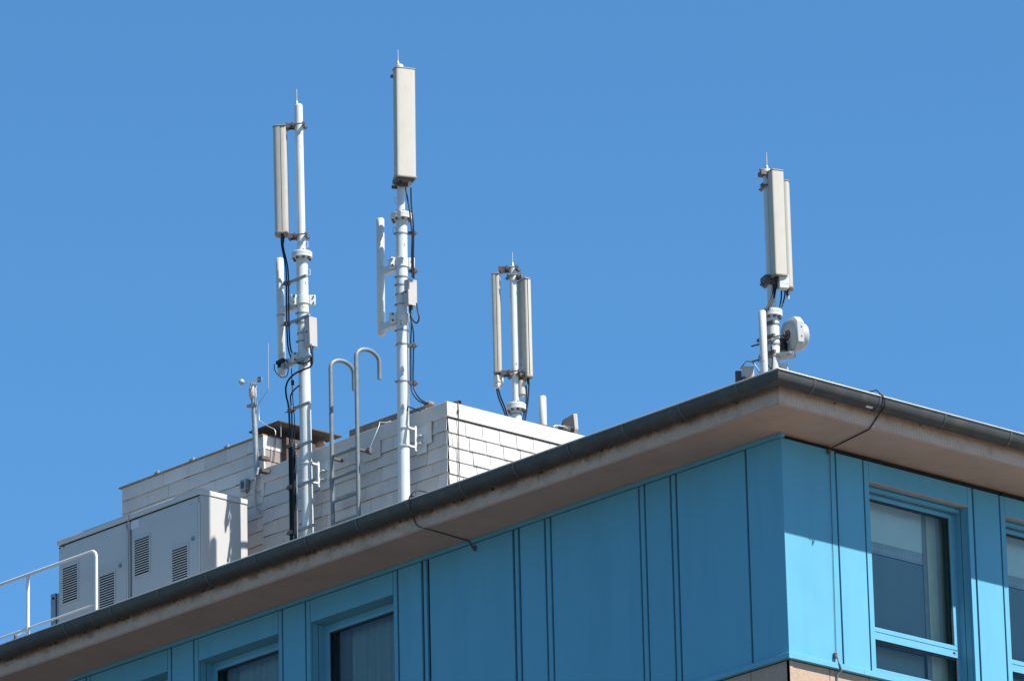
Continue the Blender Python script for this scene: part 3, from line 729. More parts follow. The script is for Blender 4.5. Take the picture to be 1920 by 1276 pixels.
jbox('grey junction box on the mast with the black cable bundle', 572, 582.5, 597, 592, 647, YM-.09)
c = V(X1,YM,z(578))+head(12)*(RLO+.001); mb = MB(); mb.obox(c, head(12), head(102), V(0,0,1), .0015, .014, .016); mb.build('sticker', M['yellow'], m1)
# cable arms and the bundle
for (xa, ya, xb, yb, dy) in ((541,531,578,516,-.085),(541,607,583,590,-.085),(535,689,587,664,-.10),(549,768,583,752,-.085),(556,838,584,826,-.085),(546,913,588,901,-.085),(545,998,587,984,-.085)):
    p0 = P(xa, ya, 'y', YM+dy); p1 = P(xb, yb, 'y', YM+dy); p1.z = p0.z = (p0.z+p1.z)/2
    ca = MB(); ca.bar(p0, p1, .018, .016); ca.obox(p0, V(1,0,0), V(0,1,0), V(0,0,1), .03, .035, .028); ca.build('cable_arm', M['steel'], m1, bevel=.003)
for py in (531,607,770,836,913,998):
    c = P(547 if py > 700 else 541, py, 'y', YM-.1); cl = MB()
    for dx in (-.06,-.02,.02,.06) if py > 800 else (-.02,.02): cl.obox(c+V(dx*.7,-.01,0), V(1,0,0), V(0,1,0), V(0,0,1), .014, .03, .022)
    cl.cyl(c+V(-.10,-.02,0), c+V(.08,-.02,0), .006, n=6); cl.build('cable_clamp', M['rust'], m1)
yc = YM-.10
def pp(l, Y): return [P(a, b, 'y', Y) for a, b in l]
cable('black cable dropping from the shaded panel antenna, left of its pair', pp([(531,446),(532,462),(536,482),(539.5,505),(540,535),(540,580),(540.5,625),(543,655),(551,675),(565,681),(580,678),(587,664)], yc), .0098)
cable('black cable dropping from the shaded panel antenna, right of its pair', pp([(534,446),(535,465),(539.5,485),(543,505),(544,535),(544,580),(544.5,625),(547,653),(553,668),(562,676)], yc+.02), .0098)
for k, (pts, lab) in enumerate((
    ([(587,660),(586,684),(572,692),(556,699),(543,711),(537.5,725),(538,742),(541,755),(543,775),(544,830),(544.5,900),(545,1000)], 'thick black cable curling left below the junction box into the bundle'),
    ([(563,722),(553,730),(546,742),(547,760),(548,780),(548,830),(548.5,900),(549,1000)], 'black cable leaving the mast shaft and entering the bundle low down'),
    ([(548,690),(549,715),(549.5,735),(551,760),(553,790),(552,830),(552,900),(552.5,1000)], 'thin black cable hanging straight into the bundle with a small ferrite'))):
    cable(lab, pp(pts, yc-.01*k), (.012, .0095, .006)[k], group='black cables of the left mast bundle')
mb = MB(); c = P(550,717,'y',yc-.02); mb.cyl(c+V(0,0,.03), c-V(0,0,.03), .02, n=10); tag(mb.build('ferrite', M['black'], loc=c), 'small black ferrite lump on the thin hanging cable', 'ferrite')
for k, x_ in enumerate((542.5, 546, 550, 553, 555.5)):
    Yk = yc+.02*(k % 2)-.025
    top = 836+3*k
    mb = MB(); mb.tube([P(x_,top,'y',Yk), P(x_+.6,900,'y',Yk), P(x_+1.2,1012,'y',Yk)], .0115 if k < 4 else .008, 8)
    tag(mb.build('cable', M['black'] if k < 4 else M['steel'], loc=P(x_,top,'y',Yk)), ['outermost left black riser of the bundle beside the mast','second black riser of the bundle beside the mast','third black riser of the bundle beside the mast','right black riser of the bundle beside the mast','thin grey conduit running right of the black risers'][k], 'cable', 'black cables of the left mast bundle')
cable('thin black cable looping under the foot of the left white tube', pp([(516,682),(516.5,692),(522,701),(531,707),(539,704),(542,694),(541,680),(537,672)], YM-.06), .006)
cable('short dark cables under the left junction box', pp([(584,645),(586,655),(587,668),(585,682)], YM-.07), .015)
lean([o for o in tops() if o not in before], V(X1, YM, z(880,575)), .0080)
before = set(tops())
# ---- mast two: the tallest mast
X2 = P(756.3, 800, 'y', YM).x
z2 = lambda py, px=755: zat(px, py, YM)
m2 = mast('aerial_mast', 'tallest white mast carrying a broad cream panel at its very top', 'mast', X2, YM, Z(.265), z2(122,750), z2(404), .049, RLO, z2(91,749), -.02, .135)
lug(m2, X2, YM, z2(378,742), -95, .049); lug(m2, X2, YM, z2(434,742), -95, RLO)
collar(m2, X2, YM, z2(492), RLO, .115, (-70, 100)); collar(m2, X2, YM, z2(596), RLO, .11, (-70,))
for py in (437, 519, 534, 552, 571, 620, 646, 716): strap(m2, X2, YM, z2(py), RLO)
wallbracket(m2, X2, z2(803), z2(837), RLO)
for (py, px) in ((437,768),(508,770),(648,770),(718,772)):
    c = P(px+2, py, 'y', YM-.04); mb = MB(); mb.obox(c, RR, TC, V(0,0,1), .05, .025, .016); mb.cyl(c-RR*.06, c+RR*.07, .007, n=6); mb.obox(c+RR*.02, RR, TC, V(0,0,1), .012, .03, .03); mb.build('cable_clamp', M['rust'], m2)
h2 = head(22); c2 = V(X2,YM,0)+h2*.155
a2, _ = antenna('broad cream panel antenna on the tallest mast, sunlit face to the viewer', c2, 22, zat(762,331,c2.y), zat(761,127,c2.y), .265, .135, .30, (X2,YM,.049), (zat(758,131,c2.y), zat(757,341,c2.y)))
mb = MB(); c = V(X2,YM,0)+h2*.09
mb.obox(V(c.x,c.y,z2(340)), h2, V(0,0,1).cross(h2), V(0,0,1), .10, .11, .03); mb.build('mount', M['rust'], a2, bevel=.006)
mb = MB(); c = V(X2,YM,0)+h2*.15-V(0,0,1).cross(h2)*-.06
mb.obox(V(c.x,c.y,z2(344)), h2, V(0,0,1).cross(h2), V(0,0,1), .012, .02, .06); mb.build('angle_bracket', M['radome'], a2)
t2p = P(711.5, 520, 'y', YM)
t2 = armtube('white tube antenna on two arms beside the tallest mast', t2p.x, YM, X2, zat(712,630,YM), zat(711,410,YM), .05, (zat(727,506,YM), zat(728,610,YM)), RLO)
jbox('grey junction box on the tallest mast', 755, 763.6, 780, 521, 570, YM-.09)
cable('black cable from the cream panel down the tallest mast, left of the pair', pp([(757,352),(760,370),(764,390),(767,415),(770,440),(769.5,480),(771,520)], YM-.075), .0098)
cable('black cable from the cream panel down the tallest mast, right of the pair', pp([(767,352),(767.5,375),(769,395),(772,420),(772.5,450),(772.5,490),(774,522)], YM-.06), .0098)
cable('black cable loop below the box on the tallest mast', pp([(766,572),(767,584),(773,600),(780,605),(784,596),(781,580),(779,568)], YM-.02), .009)
cable('black cable running from the box to the roof, left of the pair', pp([(768,573),(768,590),(770,608),(769,640),(769.5,690),(770,722),(774,738),(784,750),(797,757)], YM+.03), .009)
cable('black cable running from the box to the roof, right of the pair', pp([(769,585),(770,600),(774,625),(774,670),(774,718),(778,734),(788,748),(801,756)], YM+.05), .009)
cable('thin black wire from a clip on the tallest mast to the parapet', pp([(763,770),(765,762),(771,764),(788,770)], YM-.05), .008)
lean([o for o in tops() if o not in before], V(X2, YM, z2(800)), -.0078)
# ---- mast three: on the plant house roof
X3 = -7.95; d3 = P(966, 700, 'x', X3); Y3 = d3.y
def zx(px, py, X): return P(px, py, 'x', X).z
m3 = mast('aerial_mast', 'white mast standing on the plant house roof between two slim panels', 'mast', X3, Y3, Z(ZF-.05), zx(963,503,X3), zx(967,763,X3), .044, .068, zx(962,473,X3), .0, .125)
lug(m3, X3, Y3, zx(976,741,X3), 90, .044); strap(m3, X3, Y3, zx(968,777,X3), .068)
h = head(-100); c = V(X3,Y3,0)+h*.22
a3, _ = antenna('slim tan panel antenna left of the mast on the plant house roof', c, -100, zx(932,699,c.x), zx(932,516,c.x), .14, .10, .55, (X3,Y3,.044), (zx(948,512,c.x), zx(948,705,c.x)))
mb = MB(); q = zx(932,702,c.x); mb.box(c.x-.05,c.x+.05,c.y-.05,c.y+.05, q-.11, q-.01); mb.box(c.x-.044,c.x+.044,c.y-.044,c.y+.044, q-.18, q-.112); mb.build('tilt_motor', M['lightplastic'], a3, bevel=.01)
h = head(112); c = V(X3,Y3,0)+h*.15+TC*.02; yb3 = c
a4, fn4 = antenna('panel antenna right of the plant house roof mast, shaded back with white sticker', c, 118, zx(986,709,c.x), zx(985,527,c.x), .235, .10, .5, (X3,Y3,.044), (zx(984,520,c.x), zx(984,705,c.x)))
za_ = zx(984,700,c.x)
st = MB(); dpb = -.05-.004
st.add([fn4(dpb,-.03,za_+.02), fn4(dpb,.05,za_+.02), fn4(dpb,.05,za_+.19), fn4(dpb,-.03,za_+.19)], [(0,1,2,3)]); stk = st.build('sticker', M['paper'], a4, flat=True)
st = MB(); d_ = dpb-.003
def sq(y0, y1, q0, q1): st.add([fn4(d_,y0,za_+q0), fn4(d_,y1,za_+q0), fn4(d_,y1,za_+q1), fn4(d_,y0,za_+q1)], [(0,1,2,3)])
for q0 in (.035,.175,.155): sq(-.02,.038,q0,q0+.005)
# the figures 12
sq(-.002,.004,.10,.135)
for (y0,y1,q0,q1) in ((.012,.028,.13,.135),(.024,.028,.118,.135),(.012,.028,.114,.119),(.012,.016,.10,.118),(.012,.028,.10,.105)): sq(y0,y1,q0,q1)
st.build('print', M['black'], stk, flat=True)
mb = MB(); q = zx(984,712,yb3.x); mb.cyl((yb3.x-.02,yb3.y-.07,q-.02),(yb3.x-.02,yb3.y-.07,q-.20), .05, n=18); mb.cyl((yb3.x-.02,yb3.y-.07,q-.20),(yb3.x-.02,yb3.y-.07,q-.23), .035, n=14); mb.build('filter_can', M['radome2'], a4)
def px_(l, X): return [P(a, b, 'x', X) for a, b in l]
for k, (l, lab) in enumerate((([(931,728),(935,745),(943,765),(949,782)], 'black cable sagging from the left slim panel to the roof, outer one'), ([(934,728),(939,745),(946,762),(953,784)], 'black cable sagging from the left slim panel to the roof, inner one'),
    ([(986,722),(987,745),(985,765),(980,788)], 'black cable below the stickered panel, left of its pair'), ([(992,715),(991,735),(989,758),(984,790)], 'black cable below the stickered panel, right of its pair'))):
    cable(lab, px_(l, X3+.05), .0098)
tb = whip('short white tube antenna standing alone behind the plant house parapet', P(1018,780,'x',-7.75).x, P(1018,780,'x',-7.75).y, Z(ZF-.05), P(1018,743,'x',-7.75).z, .047)
mb = MB(); q = P(1020,797,'x',-7.6); mb.box(-7.9,-7.55,q.y-.14,q.y+.14, q.z-.10, q.z-.005); tag(mb.build('ballast_block', M['browncap'], bevel=.01, loc=q), 'brown ballast block at the foot of the lone white tube', 'block')
# ---- floodlights
def flood(label, c, hd, w_, hh_, back, tilt):
    o = thing('floodlight', label, 'floodlight', (c.x,c.y,c.z-hh_/2), 'roof floodlights')
    h = (hd*math.cos(tilt)+V(0,0,math.sin(tilt))).normalized(); t = V(0,0,1).cross(hd).normalized(); u_ = h.cross(t)
    mb = MB(); mb.obox(c, h, t, u_, .025, w_/2, hh_/2); mb.build('front_frame', M['floodface'], o, bevel=.008)
    mb = MB(); b0 = c-h*.026; b1 = c-h*back
    a_ = [b0+t*(w_*.47*i)+u_*(hh_*.46*j) for i,j in ((-1,-1),(1,-1),(1,1),(-1,1))]; e_ = [b1+t*(w_*.36*i)+u_*(hh_*.18*j-.0) for i,j in ((-1,-1),(1,-1),(1,1),(-1,1))]
    mb.hexa(a_+e_)
    for k in range(7):
        s_ = -.42+.14*k; p = [b0+t*(w_*s_)+u_*(hh_*.5), b0+t*(w_*s_)-u_*(hh_*.5), b1+t*(w_*s_*.8)-u_*(hh_*.2), b1+t*(w_*s_*.8)+u_*(hh_*.2)]
        mb.hexa([x-t*.004 for x in p]+[x+t*.004 for x in p])
    mb.build('finned_body', M['floodback'], o)
    return o, h, t, u_
fc = P(1078, 795, 'x', -7.55)
hd = V(.60,.80,0).normalized()
fo_, h, t, u_ = flood('small floodlight with dark fins facing right above the plant house parapet', fc, hd, .22, .21, .16, R(4))
mb = MB(); mb.tube([P(1038,800,'x',-7.5), P(1043,797.5,'x',-7.5), P(1058,799.5,'x',-7.5), P(1063,803,'x',-7.5)], .010, 8, smooth=4); mb.build('yoke', M['alu'], fo_)
mb = MB(); g_ = P(1058,803,'x',-7.55); mb.obox(g_, V(1,0,0), V(0,1,0), V(0,0,1), .05,.06,.03); mb.build('mount', M['floodback'], fo_)
# ---- mast four: behind the roof corner
X4 = .02; q4 = P(1450, 640, 'x', X4); Y4 = q4.y
z4 = lambda py, px=1448: zx(px, py, X4)
m4 = mast('aerial_mast', 'white mast behind the gutter corner carrying a round dish', 'mast', X4, Y4, Z(.265), z4(322,1442), z4(588), .050, .074, z4(287,1440), -.0, .115)
for py in (609, 646, 668): strap(m4, X4, Y4, z4(py), .074, .01)
for (py, L_) in ((609,.0),(634,.05),(664,.02)):
    c = V(X4,Y4,z4(py))+head(-20)*.09; mb = MB(); mb.bar(c-V(.16,0,0)-V(L_,0,0), c+V(.06,0,0), .016, .018); mb.build('cable_arm', M['rust'], m4)
mb = MB(); c = V(X4,Y4,z4(668))+head(75)*.14; mb.obox(c, head(75), head(-15), V(0,0,1), .10, .07, .022); mb.cyl(c+head(75)*.06+head(-15)*-.02, c+head(75)*.06+head(-15)*.09, .022, n=12); mb.build('pole_clamp', M['steel'], m4, bevel=.004)
mb = MB(); c = V(X4,Y4,z4(690))+head(70)*.11; mb.obox(c, head(70), head(-20), V(0,0,1), .05, .012, .05); mb.build('base_plate', M['white'], m4)
mb = MB(); mb.obox(V(X4,Y4,z4(330))+head(-70)*.05, head(-70), head(20), V(0,0,1), .045, .055, .026); mb.obox(V(X4,Y4,z4(322))+head(-70)*.03, head(-70), head(20), V(0,0,1), .06, .015, .012); mb.build('clamp', M['rust'], m4, bevel=.005); mb = MB()
mb.obox(V(X4,Y4,z4(527))+head(-70)*.03, head(-70), head(20), V(0,0,1), .07, .08, .045)
mb.obox(V(X4,Y4,z4(535))+head(-80)*.08, head(-80), head(10), V(0,0,1), .05, .015, .012); mb.build('clamp', M['rust'], m4, bevel=.005)
h = head(24); c = V(X4,Y4,0)+h*.15+RR*.028
a5, _ = antenna('boxy cream panel antenna facing the viewer on the corner mast', c, 24, zx(1456,516,c.x), zx(1455,322,c.x), .155, .13, .25, None, None)
mb = MB()
for zz in (zx(1456,325,c.x), zx(1456,522,c.x)): mb.bar(V(c.x,c.y,zz)-h*.06, V(X4,Y4,zz), .04, .03)
mb.build('bracket', M['rust'], a5)
h = head(80); c = V(X4,Y4,0)+h*.188-TC*.03
a6, _ = antenna('slim tan panel antenna facing right behind the boxy panel of the corner mast', c, 82, zx(1477,541,c.x), zx(1476,344,c.x), .15, .12, .5, (X4,Y4,.05), (zx(1470,350,c.x), zx(1470,530,c.x)))
mb = MB(); e = V(X4,Y4,0)+head(50)*.17; q = zx(1472,521,e.x); mb.obox(V(e.x,e.y,q-.065), head(14), head(104), V(0,0,1), .05,.055,.075); mb.obox(V(e.x,e.y,q-.0), head(14), head(104), V(0,0,1), .052,.057,.01); mb.obox(V(e.x,e.y,q-.085), head(14), head(104), V(0,0,1), .053,.058,.004); mb.build('tilt_motor', M['lightplastic'], a6, bevel=.006)
mb = MB(); mb.lathe(V(c.x,c.y,zx(1480,546,c.x)), [(.02,0),(.02,-.04),(.014,-.1)], 12); mb.build('stub', M['radome'], a6)
for k, (l, lab) in enumerate((([(1450,533),(1450,548),(1446,562),(1438,578),(1436,586)], 'thick black cable bending left under the boxy corner panel'), ([(1456,532),(1453,548),(1449,562),(1441,580)], 'second black cable bending left under the boxy corner panel'),
    ([(1465,545),(1465,558),(1462,575)], 'black cable hanging from the small white box, left of its pair'), ([(1472,545),(1471,557),(1466,575)], 'black cable hanging from the small white box, right of its pair'), ([(1446,648),(1448,665),(1448,682),(1447,694)], 'black cable running down the corner mast to the gutter'),
    ([(1444,664),(1438,662),(1433,672),(1440,684),(1447,693)], 'thin cable looping from the corner tube to the mast foot'))):
    cable(lab, px_(l, X4+.09), .012 if k < 2 else .0085 if k < 5 else .005)
tp4 = P(1431, 640, 'x', .10)
t4 = whip('white tube antenna standing at the gutter corner beside the dish mast', tp4.x, tp4.y, Z(.265), zx(1429,583,.10), .043)
for py in (641, 669.5): c = V(tp4.x,tp4.y,zx(1431,py,.10)); mb = MB(); mb.bar(c-V(.19,0,0), c+V(.10,.05,0), .008, .008); mb.build('cable_clip', M['rust'], t4)
mb = MB(); mb.tube([V(tp4.x-.03,tp4.y-.05,zx(1430,668,.1)), V(tp4.x-.035,tp4.y-.05,zx(1430,678,.1)), V(tp4.x+.03,tp4.y-.03,zx(1430,678,.1)), V(tp4.x-.03,tp4.y-.05,zx(1430,668,.1))], .004, 6); mb.build('cable_tie', M['black'], t4)
# dish: round radome on a square-backed shroud, aimed right
dc = P(1493, 631, 'x', .16); hd = head(117)
ds = thing('dish_antenna', 'white round dish antenna with square back clamped to the corner mast', 'dish antenna', dc, None)
t = V(0,0,1).cross(hd).normalized()
mb = MB(); mb.lathe(dc+V(0,0,.005), [(.0,-.01),(.155,-.01),(.16,.0),(.16,.06),(.150,.085),(.12,.105),(.07,.118),(.0,.122)], 40, hd); mb.build('radome', M['dish'], ds, angle=40)
S = .195; ch = .075
oc = [(-S,-S+ch),(-S+ch,-S),(S-ch,-S),(S,-S+ch),(S,S-ch),(S-ch,S),(-S+ch,S),(-S,S-ch)]
oc2 = [(a*.93,b*.93) for a,b in oc]
mb = MB(); mb.prism(oc, lambda a,b,c_: dc+t*a+V(0,0,1)*b+hd*c_, -.095, .0); mb.build('shroud', M['dish'], ds, bevel=.012)
mb = MB(); v = [dc+t*a+V(0,0,1)*b-hd*.096 for a,b in oc2]+[dc+t*a*.9+V(0,0,1)*b*.9-hd*.110 for a,b in oc2]
mb.add(v, [tuple(range(8,16))]+[(i,(i+1)%8,8+(i+1)%8,8+i) for i in range(8)]); mb.build('back_cover', M['dish'], ds, bevel=.004)
near = t if t.dot(TC) > 0 else -t
for dz in (-.055,.055):
    mb = MB(); c = dc+near*S-hd*.04+V(0,0,dz); mb.cyl(c-near*.004, c+near*.004, .008, n=8); mb.build('screw', M['black'], ds)
mb = MB(); mb.cyl(dc-hd*.110, dc-hd*.13, .06, n=16); mb.cyl(dc-hd*.13, dc-hd*.165, .03, n=12); mb.build('feed_hub', M['rust'], ds)
bm_ = dc-hd*.14-V(0,0,.13); mb = MB(); mb.bar(bm_, V(X4,Y4,bm_.z)+hd*.07, .045, .05); mb.bar(bm_+V(0,0,.05), V(X4,Y4,bm_.z+.1)+hd*.07, .02, .03); mb.build('pan_mount', M['black'], ds, bevel=.01)
cable('thin black cable arching from the corner mast into the dish hub', px_([(1447,645),(1449,637),(1456,630),(1466,629),(1480,629)], X4+.09), .008)
# grey floodlight left of the corner mast
fc = P(1403, 703, 'y', -.10); hd = V(.80,-.60,0).normalized()
fo_, h, t, u_ = flood('pinkish floodlight with lifting handle at the gutter left of the corner mast', fc, hd, .13, .20, .15, R(-3))
mb = MB(); mb.tube([fc-t*.085+u_*.07, fc-t*.07+u_*.10, fc-t*.01+u_*.165+t*0, fc+t*.06+u_*.15, fc+t*.15+u_*.03-h*.05], .010, 8); mb.build('handle', M['alu'], fo_)
mb = MB(); mb.obox(fc-t*.055+h*.02-u_*.05, h, t, u_, .02,.02,.025); mb.cyl(fc-t*.04-u_*.06+h*.03, fc-t*.0-u_*.05+h*.03, .012, n=8); mb.build('bolt', M['rust'], fo_)
mb = MB(); mb.obox(fc-t*.11-h*.02-u_*.03, h, t, u_, .03,.035,.08); mb.build('driver_box', M['floodback'], fo_, bevel=.005)

# ------------------------------------------------------------------ ladder with walk-through hoops
YLd = YP-.20
ld = thing('roof_ladder', 'galvanised ladder with two hooked handrails against the slate wall', 'ladder', (P(648,960,'y',YLd).x, YLd, Z(.265)))
def rail(px0, py0, px1, py1, hoop):
    mb = MB(); b = P(px0, py0, 'y', YLd); x_ = b.x
    zt = P(px1, py1, 'y', YLd).z
    pts = [V(x_,YLd,Z(.27)), V(x_,YLd,zt)]
    arc = []; rx = .19
    for k in range(1, 10):
        a = math.pi*k/10; arc.append(V(x_, YLd+rx-rx*math.cos(a), zt+.13*math.sin(a)))
    pts += arc+[V(x_,YLd+2*rx,zt), V(x_,YLd+2*rx,zt-hoop)]
    mb.tube(pts, .027, 12); mb.build('handrail', M['railsteel'], ld)
    return x_
xa = rail(623,900,620.5,689, .22); xb = rail(671.5,900,669,668, .22)
for k, py in enumerate((847, 890, 933, 975, 1018)):
    zz = P(623, py+8, 'y', YLd).z; mb = MB()
    mb.cyl((xa,YLd,zz),(xb,YLd,zz), .019, n=10); mb.build('rung', M['railsteel'], ld)
    if k == 0:
        for xx in (xa, xb): mb = MB(); mb.box(xx-.02, xx+.02, YLd+.02, YP-.03, zz-.042, zz-.01); mb.build('wall_bracket', M['rust'], ld, bevel=.004)
# ------------------------------------------------------------------ cabinets
YC = .20
cA = P(373, 913, 'y', YC); ZC = cA.z; XC = cA.x; YB = YC+.80
XC0 = P(103.7, 1009.6, 'y', YC).x; XCm = P(239.5, 963, 'y', YC).x
def cabinet(label, x0, x1, vents, lockpx, seed):
    o = thing('equipment_cabinet', label, 'cabinet', ((x0+x1)/2, YC, Z(.265)), 'grey cabinets on the roof')
    zl = ZC-.085
    mb = MB(); mb.box(x0+.014, x1-.014, YC+.045, YB-.006, Z(.36), zl); mb.build('body', M['cab'], o, bevel=.006)
    mb = MB(); mb.box(x0+.05, x1-.05, YC+.07, YB-.05, Z(.266), Z(.359)); mb.build('plinth', M['dark'], o)
    mb = MB(); xa_, xb_, ya_ = x0+.006, x1-.006, YC+.012; mb.box(xa_, xb_, ya_, YB, zl+.006, ZC-.006)
    mb.hexa([(xa_,ya_,ZC-.006),(xb_,ya_,ZC-.006),(xb_,YB,ZC-.006),(xa_,YB,ZC-.006),(x0+.05,YC+.05,ZC+.006),(x1-.05,YC+.05,ZC+.006),(x1-.05,YB-.05,ZC+.006),(x0+.05,YB-.05,ZC+.006)])
    mb.build('lid', M['cablid'], o, bevel=.012)
    mb = MB(); mb.box(x0+.045, x1-.045, YC+.03, YB-.04, zl+.001, zl+.0055); mb.build('lid_gap', M['dark'], o)
    mb = MB(); mb.box(x0+.05, x1-.06, YC+.022, YC+.044, Z(.38), zl-.02); d = mb.build('door', M['cab'], o, bevel=.006)
    mb = MB(); mb.box(x1-.056, x1-.033, YC+.024, YC+.044, Z(.38), zl-.1); mb.build('hinge_cover', M['cablid'], o, bevel=.005)
    for (pa, pb, ya, yb) in vents:
        Yd = YC+.02; a = P(pa, (ya+yb)/2, 'y', Yd).x; b = P(pb, (ya+yb)/2, 'y', Yd).x; z1_ = P(pa, ya, 'y', Yd).z; z0_ = P(pa, yb, 'y', Yd).z
        mb = MB(); mb.box(a, b, YC+.017, YC+.0215, z0_, z1_); vt = mb.build('vent', M['dark'], d)
        mb = MB(); fr = .028
        for (p_, q_, r_, s_) in ((a-fr,a,z0_-fr,z1_+fr),(b,b+fr,z0_-fr,z1_+fr),(a,b,z1_,z1_+fr),(a,b,z0_-fr,z0_)): mb.box(p_, q_, YC+.014, YC+.0218, r_, s_)
        mb.build('vent_frame', M['cab'], vt, bevel=.002)
        mb = MB(); ns = 15; dz = (z1_-z0_)/ns
        for k in range(ns):
            zz = z0_+dz*k
            mb.box(a, b, YC+.008, YC+.0165, zz+dz*.66, zz+dz*.99)
        mb.build('louvres', M['cablid'], vt, flat=True)
    c = P(*lockpx, 'y', YC+.02); mb = MB(); mb.cyl((c.x,YC+.022,c.z),(c.x,YC+.006,c.z), .028, n=16); mb.cyl((c.x,YC+.006,c.z),(c.x,YC+.002,c.z), .016, n=12); mb.build('lock', M['steel'], d)
    return o, d
def plate(parent, x0p, x1p, y0p, y1p, mt, name='sticker'):
    a = P(x0p, (y0p+y1p)/2, 'y', YC+.019); b = P(x1p, (y0p+y1p)/2, 'y', YC+.019); z1_ = P((x0p+x1p)/2, y0p, 'y', YC+.019).z; z0_ = P((x0p+x1p)/2, y1p, 'y', YC+.019).z
    mb = MB(); mb.box(a.x, b.x, YC+.0195, YC+.0215, z0_, z1_); return mb.build(name, mt, parent)
o1, d1 = cabinet('left grey louvred equipment cabinet behind the white railing', XC0, XCm-.006, ((118,145,1064.5,1131),(187.5,214.5,1080,1150)), (225.5,1060), 1)
o2, d2 = cabinet('right grey louvred equipment cabinet with white sticker and sunlit side', XCm+.006, XC, ((253,279.5,1012,1080),(323.5,351.5,1030,1100)), (362,1009), 2)
plate(d2, 245, 260, 975, 990, M['paper']); plate(d1, 219, 227, 993, 998, M['cablid']); plate(d2, 355.5, 361.5, 942, 945.5, M['jbox'])
for d, l in ((d1, ((112,1027),(120,1024))), (d2, ((245.5,975.5),(254,971.5)))):
    for (a, b) in l:
        c = P(a, b, 'y', YC+.02); mb = MB(); mb.cyl((c.x,YC+.022,c.z),(c.x,YC+.012,c.z), .011, n=8); mb.build('screw', M['black'], d)
dv = P(108, 1150, 'y', .45)
du = thing('cable_duct', 'small grey steel upright beside the left cabinet end', 'cable duct', (dv.x-.05,.45,Z(.265)))
mb = MB(); a = P(95,1150,'y',.45).x; b = P(104,1150,'y',.45).x; c = P(105.5,1150,'y',.45).x; e = P(110,1150,'y',.45).x
mb.box(a, b, .45, .6, Z(.266), P(95,1114,'y',.45).z); mb.build('cover', M['steel'], du, bevel=.004)
mb = MB(); mb.box(c, e, .46, .7, Z(.266), P(105,1112,'y',.45).z); mb.build('back_plate', M['steel'], du, bevel=.004)
mb = MB(); q = P(100,1121,'y',.45); mb.cyl((q.x,.452,q.z),(q.x,.44,q.z), .016, n=10); mb.build('bolt', M['dark'], du)

# ------------------------------------------------------------------ white railing at the roof edge
YR = -.30
rl = thing('white_railing', 'white tubular railing with rounded end in front of the cabinets', 'railing', (P(180,1140,'y',YR).x, YR, Z(.265)))
pe = P(180.5, 1100, 'y', YR).x; pmx = P(52.5, 1130, 'y', YR).x
zt_ = (P(165,1033,'y',YR).z+P(10,1096,'y',YR).z)/2
rr_ = .021
mb = MB(); pts = [V(pe,YR,Z(.266)), V(pe,YR,zt_-.09)]
for k in range(1,7):
    a = math.pi/2*k/6; pts.append(V(pe-.09*(1-math.cos(a)), YR, zt_-.09+.09*math.sin(a)))
pts.append(V(pe-6,YR,zt_+.02)); mb.tube(pts, rr_, 12); mb.build('top_rail', M['railwhite'], rl)
for k in range(4):
    xx = pmx-(pe-pmx)*k*1.05
    mb = MB(); mb.cyl((xx,YR,Z(.266)), (xx,YR,zt_-.015), .023, n=12); mb.build('post', M['railwhite'], rl)
zl_ = P(120,1153,'y',YR).z
mb = MB(); mb.cyl((pe-.02,YR,zl_),(pe-6,YR,zl_), .014, n=10); mb.build('lower_rail', M['railwhite'], rl)

# ------------------------------------------------------------------ anemometer on the plant house corner
YA = YP-.16
p0 = P(482.5, 891, 'y', YA); p1 = P(475, 745, 'y', YA)
an = thing('anemometer', 'cup anemometer on a thin grey pole at the plant house corner', 'anemometer', p0)
mb = MB(); mb.tube([p0, p0+(p1-p0)*.62, p1], [.036,.036,.030], 16); mb.build('pole', M['steel'], an)
ax = (p1-p0).normalized(); mb = MB(); b = P(474.3, 746, 'y', YA)
mb.lathe(b, [(.035,-.01),(.042,.0),(.05,.02),(.05,.125),(.044,.145),(.03,.15),(.03,.19),(.012,.195)], 20, ax); mb.build('sensor_head', M['jbox'], an)
ct = b+ax*.20
for k, (px, py, dY, fc_) in enumerate(((453,716,0,-TC+RR*.25),(486,711,.06,TC*.75-RR*.65),(480.5,722,-.10,RR+TC*.2))):
    c = P(px, py, 'y', YA+dY); mb = MB(); mb.cyl(ct, c, .006, n=6); mb.build('arm', M['alu'], an)
    d = fc_.normalized(); R_ = .041 if k < 2 else .034
    pr = [(R_*math.sin(R(a_)), -R_*math.cos(R(a_))) for a_ in range(0, 91, 15)]+[(R_*.9*math.sin(R(a_)), -R_*.9*math.cos(R(a_))) for a_ in range(90, -1, -15)]
    mb = MB(); mb.lathe(c, [(max(r_,1e-5), h_) for r_, h_ in pr], 16, d); mb.build('cup', M['alu'], an, angle=60)
mb = MB(); q = P(470, 760, 'y', YA); mb.obox(q+V(.03,0,0), V(1,0,0), V(0,1,0), V(0,0,1), .085,.02,.018); mb.build('wire_clamp', M['steel'], an)
for py in (858, 882): q = P(485, py, 'y', YA); mb = MB(); mb.box(q.x-.02, q.x+.07, YA, YP-.02, q.z-.02, q.z+.02); mb.build('wall_bracket', M['rust'], an)
cable('thin lightning rod with cranked wire beside the anemometer', pp([(502.5,643),(503,690),(503.3,728)], YA+.05)+pp([(503.3,730),(495,742),(485.5,756)], YA+.05)+pp([(485,757),(485.3,770),(486,788),(500,797),(514,804),(516.5,808),(516.5,815)], YA+.05), .006, mt='alu', name='lightning_wire', cat='wire', group='lightning protection wires', sm=0)
cable('thin wire hanging from the white band of the taller block', [P(516,815,'x',XS+.04), P(516,840,'x',XS+.04), P(513,868,'x',XS+.04)], .006, mt='copper', name='lightning_wire', cat='wire', group='lightning protection wires', sm=0)
